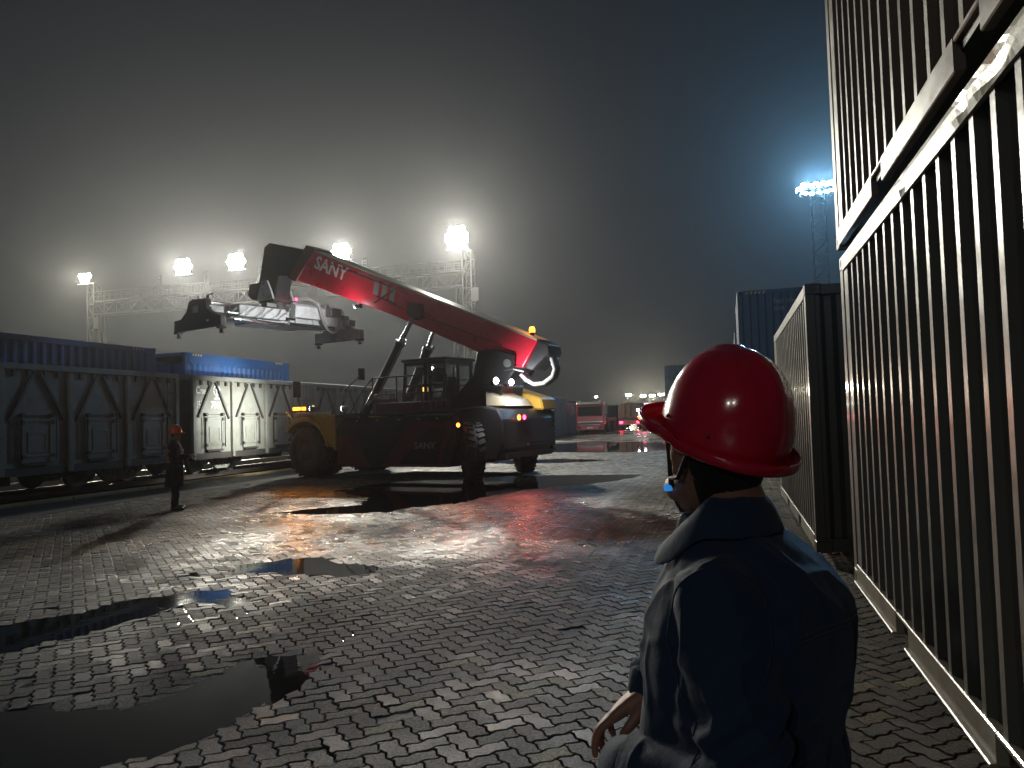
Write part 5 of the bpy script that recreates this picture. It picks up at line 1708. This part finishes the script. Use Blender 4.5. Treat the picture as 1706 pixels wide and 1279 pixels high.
def person(label, loc, rz, pose, outfit, head_yaw=0, head_pitch=0, s=1.0, voxel=.004, fine=True):
    t = thing('person', label, 'person', loc, rz)
    t.scale = (s, s, s)
    hc = Vector(pose.get('head', (.02, 0, 1.575)))
    Rm = Euler((0, -head_pitch, head_yaw), 'XYZ').to_matrix()
    hs = pose.get('head_scale', 1.0)
    H = lambda v: tuple(Rm @ (Vector(v) * hs) + hc)
    # body
    m = MB()
    head_mesh(m, H)
    nb = Vector((-.01, 0, 1.40))
    limb(m, [nb, Vector((.0, 0, 1.46)), Vector(H((-.025, 0, -.04)))], [.066, .058, .060], 24)
    loft(m, [(.86, .09, -.11, .14), (.98, .11, -.11, .155), (1.12, .11, -.105, .15), (1.25, .11, -.11, .155), (1.33, .09, -.08, .13), (1.39, .05, -.04, .07), (1.42, .04, -.03, .05)], 32)
    arms = pose['arms']
    for sd, (sh, el, wr, hd_, hn, curl) in arms.items():
        limb(m, [sh, el, wr], [.050, .040, .027], 16)
        q = 1 if sd == 'left' else -1
        hand(m, wr, hd_, hn, pose.get('thumb', {}).get(sd, q), curl)
    for sd, (hip, kn, an, toe) in pose['legs'].items():
        limb(m, [hip, kn, an], [.08, .055, .038], 16)
        limb(m, [an, toe], [.035, .028], 12)
    body = fuse(m, 'body', M['skin'], t, voxel, 4 if fine else 2)
    # eyes
    m = MB()
    for q in (-1, 1): ball(m, H((.080, q * .033, .030)), .0125, 14)
    m.build('eye', M['letter'], body)
    m = MB()
    for q in (-1, 1): ball(m, H((.0885, q * .033, .030)), .0060, 10)
    m.build('iris', M['rubber'], body)
    # hair: cropped cap round the back and sides
    q = MB()
    n = 30; rows = [(-.100, .75), (-.080, .62), (-.060, .80), (-.035, .92), (-.010, 1.0), (.02, 1.0), (.05, 1.0), (.08, .98), (.10, .9)]
    rr = {-.100: (.02, -.064, .060), -.080: (.03, -.068, .063), -.060: (.03, -.068, .063), -.035: (.03, -.082, .068), -.010: (.03, -.094, .073), .02: (.03, -.102, .0765), .05: (.03, -.107, .080), .08: (.03, -.100, .077), .10: (.02, -.083, .066)}
    for z, k_ in rows:
        f, b_, w2 = rr[z]; c = -.01; 
        a0 = R(80 if z > .03 else 106 + max(0, -.02 - z) * 350)
        for k in range(n + 1):
            a = a0 + (2 * math.pi - 2 * a0) * k / n
            ax = (f - c) if math.cos(a) > 0 else (c - b_)
            j = .0015 * mnoise.noise((math.cos(a) * 9, math.sin(a) * 9, z * 90))
            q.v.append(H((c + (ax + j) * math.cos(a) - 0, (w2 + j) * math.sin(a), z)))
    W_ = n + 1
    fs = [(i * W_ + k, i * W_ + k + 1, (i + 1) * W_ + k + 1, (i + 1) * W_ + k) for i in range(len(rows) - 1) for k in range(n)]
    q.f = fs; q.sm = [True] * len(fs)
    hr = q.build('hair', M['hair'], body)
    sdm = hr.modifiers.new('solid', 'SOLIDIFY'); sdm.thickness = .012; sdm.offset = -1
    # trousers and boots
    m = MB()
    for sd, (hip, kn, an, toe) in pose['legs'].items():
        limb(m, [hip, kn, Vector(an) + Vector((0, 0, .02))], [.105, .082, .068], 20)
    loft(m, [(.82, .11, -.13, .17), (.93, .13, -.14, .18), (1.02, .13, -.13, .18)], 32)
    fuse(m, 'trousers', M['trouser_cloth'], t, .008 if fine else .012, 3, lambda v: .006 * mnoise.noise((v[0] * 9, v[1] * 9, v[2] * 14)))
    for sd, (hip, kn, an, toe) in pose['legs'].items():
        m = MB(); an_, toe_ = Vector(an), Vector(toe)
        limb(m, [an_ + Vector((0, 0, .18 if outfit.get('tall_boots') else .08)), an_ + Vector((-.005, 0, 0))], [.066, .055], 16)
        limb(m, [an_ + Vector((-.03, 0, -.04)), an_.lerp(toe_, .5) + Vector((0, 0, -.005)), toe_ + Vector((.02, 0, .005))], [.042, .046, .040], 16)
        fuse(m, 'boot', M['boot'], t, .008, 2)
    return t, body, H, hc


def jacket(t, rings, arms, material, name, voxel=.005, wr_amp=.006, r=(.074, .066, .054), cuff=.055):
    m = MB(); loft(m, rings, 48)
    for q in (-1, 1): limb(m, [(-.01, q * .12, 1.26), (-.02, q * .165, 1.10), (.01, q * .16, .98)], [.10, .085, .07], 20)
    for sd, (sh, el, wr, *_r) in arms.items():
        q = 1 if sd == 'left' else -1
        sh, el, wr = Vector(sh), Vector(el), Vector(wr)
        limb(m, [sh + Vector((0, -q * .05, .0)), sh, el, wr.lerp(el, .06)], [r[0] * .9, r[0], r[1], r[2]], 24, 6)
        d = (wr - el).normalized()
        m.cyl(wr.lerp(el, .10), wr.lerp(el, .0) + d * .012, cuff, cuff * 1.02, 24)
    A = list(arms.values())
    def disp(v):
        x, y, z = v
        d = wr_amp * (mnoise.noise((x * 7, y * 7, z * 4.5)) + .45 * mnoise.noise((x * 15 + 3, y * 15, z * 11)))
        # creased folds: sharp ridges running down and across
        r1 = 1 - abs(mnoise.noise((x * 6 + z * 2.2, y * 6 - z * 1.5, z * 3 + 7))) * 2.6
        r2 = 1 - abs(mnoise.noise((x * 11 - z * 4, y * 11 + z * 3, z * 6 + 2))) * 2.6
        d += wr_amp * (.75 * max(0, r1) ** 3 + .45 * max(0, r2) ** 3)
        # folds gather at the elbows and under the arms
        for (sh, el, wr, *_r) in A:
            e = Vector(el); k = math.exp(-((Vector(v) - e).length / .10) ** 2)
            d += k * wr_amp * 1.1 * math.sin((x * .6 + z + y * .3) * 120 + 2 * mnoise.noise((x * 10, y * 10, z * 10)))
        k = math.exp(-((z - 1.02) / .12) ** 2)
        d += k * wr_amp * .6 * math.sin(x * 60 + z * 30 + 3 * mnoise.noise((x * 5, y * 5, z * 5)))
        return d
    return fuse(m, name, material, t, voxel, 4, disp)


# --- the worker in the foreground, seen from behind his left shoulder
pose = {
    'head': (.030, 0, 1.558), 'head_scale': 1.10,
    'arms': {
        'left': ((-.015, .170, 1.315), (-.060, .232, 1.075), (.190, .115, .985), (.8, -.25, -.55), (.45, .2, .8), (.7, .75, .8, .85)),
        'right': ((-.015, -.160, 1.295), (-.01, -.245, 1.085), (.185, -.01, 1.095), (.80, .22, -.62), (.55, .12, .80), (.42, .46, .52, .6)),
    },
    'legs': {'left': ((0, .095, .90), (.01, .11, .49), (-.02, .12, .09), (.13, .15, .035)), 'right': ((0, -.095, .90), (.02, -.11, .49), (-.01, -.12, .09), (.14, -.14, .035))},
}
HP = R(13)
man, body, H, hc = person('worker in red hard hat and navy jacket in the foreground, seen from behind', (.005, 1.525, .01), R(164), pose, {}, head_yaw=R(-44), head_pitch=HP, voxel=.0035)
rings = [(.60, .160, -.180, .215, 0, .9), (.78, .175, -.178, .212, 0, .9), (.95, .178, -.172, .202, 0, .9), (1.08, .175, -.175, .205, 0, .9), (1.20, .178, -.186, .215, 0, .92), (1.275, .165, -.190, .220, 0, .95), (1.32, .145, -.178, .212), (1.355, .125, -.150, .185), (1.39, .112, -.112, .145), (1.42, .105, -.075, .108), (1.45, .098, -.048, .085)]
jk = jacket(man, rings, pose['arms'], M['navy_cloth'], 'jacket', .005, .011)
# collar: stand and turned-down leaf
m = MB(); n = 44
prof_n = 7
for i in range(prof_n):
    u = i / (prof_n - 1)
    for k in range(n + 1):
        a = R(34) + (2 * math.pi - R(68)) * k / n
        front = max(0, math.cos(a))
        if i < 3:      # stand rises
            v = i / 2
            rx, ry = .086 + .022 * front - .004 * v, .080 - .006 * v
            z = 1.425 - .085 * front + (.066 - .020 * front) * v
        else:          # leaf falls outwards, rounded at its points
            v = (i - 2) / 4 * (.45 + .55 * min(1, min(k, n - k) / 5) ** .6)
            rx, ry = .080 + .022 * front + .048 * v ** .8 + .008 * v * front, .074 + .056 * v ** .8
            z = 1.491 - .105 * front - (.072 + .028 * front ** 2) * v + .008 * math.sin(math.pi * v)
        z += .003 * mnoise.noise((math.cos(a) * 4, math.sin(a) * 4, u * 4))
        m.v.append((.028 + rx * (1 if math.cos(a) > 0 else .86) * math.cos(a) + .010 * front, ry * math.sin(a), z))
W_ = n + 1
m.f = [(i * W_ + k, i * W_ + k + 1, (i + 1) * W_ + k + 1, (i + 1) * W_ + k) for i in range(prof_n - 1) for k in range(n)]; m.sm = [True] * len(m.f)
col_ = m.build('collar', M['navy_cloth'], jk)
sdm = col_.modifiers.new('solid', 'SOLIDIFY'); sdm.thickness = .004; sdm.offset = 0
ss = col_.modifiers.new('sub', 'SUBSURF'); ss.levels = 1; ss.render_levels = 2
# cuffs
for sd, (sh, el, wr, *_r) in pose['arms'].items():
    m = MB(); e_, w_ = Vector(el), Vector(wr); d = (w_ - e_).normalized()
    m.tube([w_ - d * .055, w_ - d * .050, w_ + d * .008, w_ + d * .012, w_ + d * .004], [.0575, .0595, .0600, .0570, .050], 28)
    m.build('cuff', M['navy_cloth'], jk)
    m = MB(); ball(m, w_ - d * .02 + Vector((0, .058, .01)), .006, 10); m.build('cuff_button', M['dark_steel'], jk)
# stitched seams laid on the cloth: yoke, centre back, armhole, side
from mathutils.bvhtree import BVHTree
_bv = BVHTree.FromObject(jk, bpy.context.evaluated_depsgraph_get())


def seam(pts_dirs):
    run = []
    for o_, d_ in pts_dirs:
        h_ = _bv.ray_cast(Vector(o_), Vector(d_))
        if h_[0] is not None: run.append(h_[0] + h_[1] * .0008)
    if len(run) > 3:
        m_ = MB(); m_.tube(run, .0016, 6); m_.build('seam', M['navy_cloth'], jk)


seam([((-.6, y_, 1.285 - .25 * y_ * y_), (1, 0, 0)) for y_ in np.linspace(-.16, .19, 36)])
seam([((-.6, y_, 1.277 - .25 * y_ * y_), (1, 0, 0)) for y_ in np.linspace(-.16, .19, 36)])
seam([((-.6, .0, z_), (1, 0, 0)) for z_ in np.linspace(1.28, .95, 40)])
seam([((-.02 + .085 * math.cos(a), .6, 1.27 + .115 * math.sin(a)), (0, -1, 0)) for a in np.linspace(R(-60), R(240), 50)])
seam([((.01 - .05 * (1.2 - z_), .6, z_), (0, -1, 0)) for z_ in np.linspace(1.15, .98, 24)])
# helmet tilted back, strap, glasses
Rh = Euler((0, -R(22), R(-29)), 'XYZ').to_matrix(); hc2 = Vector((.020, .005, 1.572 + .028))
helm = helmet(man, lambda v: tuple(Rh @ Vector(v) + hc2), M['helmet'])
m = MB()
for q in (-1, 1):
    m.tube([H((.030, q * .088, .050)), H((.024, q * .080, .0)), H((.026, q * .074, -.04)), H((.040, q * .062, -.075)), H((.060, q * .030, -.118)), H((.064, 0, -.127))], .0055, 8)
    m.tube([H((-.055, q * .080, .045)), H((-.02, q * .083, -.030)), H((.026, q * .074, -.045))], .0045, 8)
st = m.build('chin_strap', M['rubber'], helm)
m = MB(); m.cbox(H((.036, .072, -.066)), (.016, .010, .013)); m.build('strap_buckle', M['buckle_glow'], st, bevel=.002)
m = MB()
for q in (-1, 1):
    m.tube([H((-.012, q * .082, .030)), H((.05, q * .079, .034)), H((.098, q * .070, .034))], .0022, 6)
    ring = [H((.104 - .012 * abs(math.cos(a)) * .5, q * (.036 + .028 * math.cos(a)), .028 + .021 * math.sin(a))) for a in np.linspace(0, 2 * math.pi, 19)]
    m.tube(ring, .0018, 6)
m.tube([H((.104, -.010, .034)), H((.108, 0, .036)), H((.104, .010, .034))], .0018, 6)
gl = m.build('glasses', M['rubber'], man)
m = MB()
for q in (-1, 1):
    vs = [H((.1035 - .006 * abs(math.cos(a)), q * (.036 + .027 * math.cos(a)), .028 + .020 * math.sin(a))) for a in np.linspace(0, 2 * math.pi, 18, endpoint=False)]
    vs2 = [H((.1050 - .006 * abs(math.cos(a)), q * (.036 + .027 * math.cos(a)), .028 + .020 * math.sin(a))) for a in np.linspace(0, 2 * math.pi, 18, endpoint=False)]
    m.add(vs + vs2, [tuple(range(18)), tuple(range(35, 17, -1))] + [(k, 18 + k, 18 + (k + 1) % 18, (k + 1) % 18) for k in range(18)])
m.build('spectacle_lens', M['glass'], gl)

# --- the worker standing by the train
pose2 = {
    'head': (.02, 0, 1.565),
    'arms': {
        'left': ((0, .185, 1.34), (-.02, .235, 1.08), (.20, .12, 1.08), (.9, -.3, .1), (0, .2, .9), (.8, .8, .8, .8)),
        'right': ((0, -.185, 1.34), (.02, -.235, 1.08), (.26, -.14, 1.12), (.9, .2, .1), (0, -.2, .9), (.8, .8, .8, .8)),
    },
    'legs': {'left': ((0, .09, .88), (.0, .10, .48), (-.02, .105, .09), (.12, .12, .035)), 'right': ((0, -.09, .88), (.02, -.10, .48), (-.01, -.11, .09), (.13, -.14, .035))},
}
p2, b2, H2, _h = person('worker in orange hard hat and long dark coat standing by the train', (-10.81, 13.39, 0), R(32), pose2, {'tall_boots': True}, s=.97, voxel=.006, fine=False)
rings2 = [(.50, .17, -.20, .235, 0, .9), (.70, .165, -.19, .225, 0, .9), (.95, .155, -.165, .205, 0, .9), (1.15, .150, -.155, .205, 0, .9), (1.29, .13, -.155, .205, 0, .95), (1.36, .095, -.14, .18), (1.41, .055, -.10, .10), (1.45, .04, -.085, .08)]
jk2 = jacket(p2, rings2, pose2['arms'], M['coat_cloth'], 'coat', .008, .010)
m = MB(); loft(m, [(.99, .165, -.175, .216, 0, .9), (1.15, .162, -.166, .216, 0, .9), (1.29, .14, -.166, .190, 0, .95), (1.37, .10, -.148, .140), (1.41, .06, -.11, .105)], 40)
fuse(m, 'vest', M['vest_cloth'], p2, .010, 2, lambda v: .006 * mnoise.noise((v[0] * 9, v[1] * 9, v[2] * 9)))
m = MB()
for z in (1.10, 1.24):
    pts = [(-.006 + .178 * math.copysign(abs(math.cos(a)) ** .9, math.cos(a)) * (1 if z < 1.2 else .97), .224 * math.copysign(abs(math.sin(a)) ** .9, math.sin(a)), z) for a in np.linspace(0, 2 * math.pi, 33)]
    for a, b_ in zip(pts, pts[1:]): m.beam(a, b_, .003, .035)
m.build('reflective_band', M['letter_dim'], p2)
hcb = Vector((.015, 0, 1.565 + .045)); Rb = Euler((0, -R(3), 0), 'XYZ').to_matrix()
helmet(p2, lambda v: tuple(Rb @ Vector(v) + hcb), M['helmet_orange'])
# ------------------------------------------------------------------ dim yard lights behind the camera (they glint in the helmet)
lamp('yard_light_behind', None, (-13, -38, 15), P_YARD, (1, .95, .85), .5)
lamp('yard_light_behind', None, (-8, -45, 17), P_YARD, (1, .96, .88), .5)

# ------------------------------------------------------------------ haze
HAZE = 0.00033
hz = MB(); hz.box(-410, 410, -60, 610, -1.2, 42)
hm = bpy.data.materials.new('haze'); hm.use_nodes = True
nt = hm.node_tree; nt.nodes.clear()
ho = nt.nodes.new('ShaderNodeOutputMaterial'); hv = nt.nodes.new('ShaderNodeVolumePrincipled')
hv.inputs['Color'].default_value = (.86, .88, .90, 1)
hv.inputs['Density'].default_value = HAZE
hv.inputs['Anisotropy'].default_value = 0.80
nt.links.new(hv.outputs[0], ho.inputs['Volume'])
o = hz.build('haze', hm); tag(o, kind='stuff')
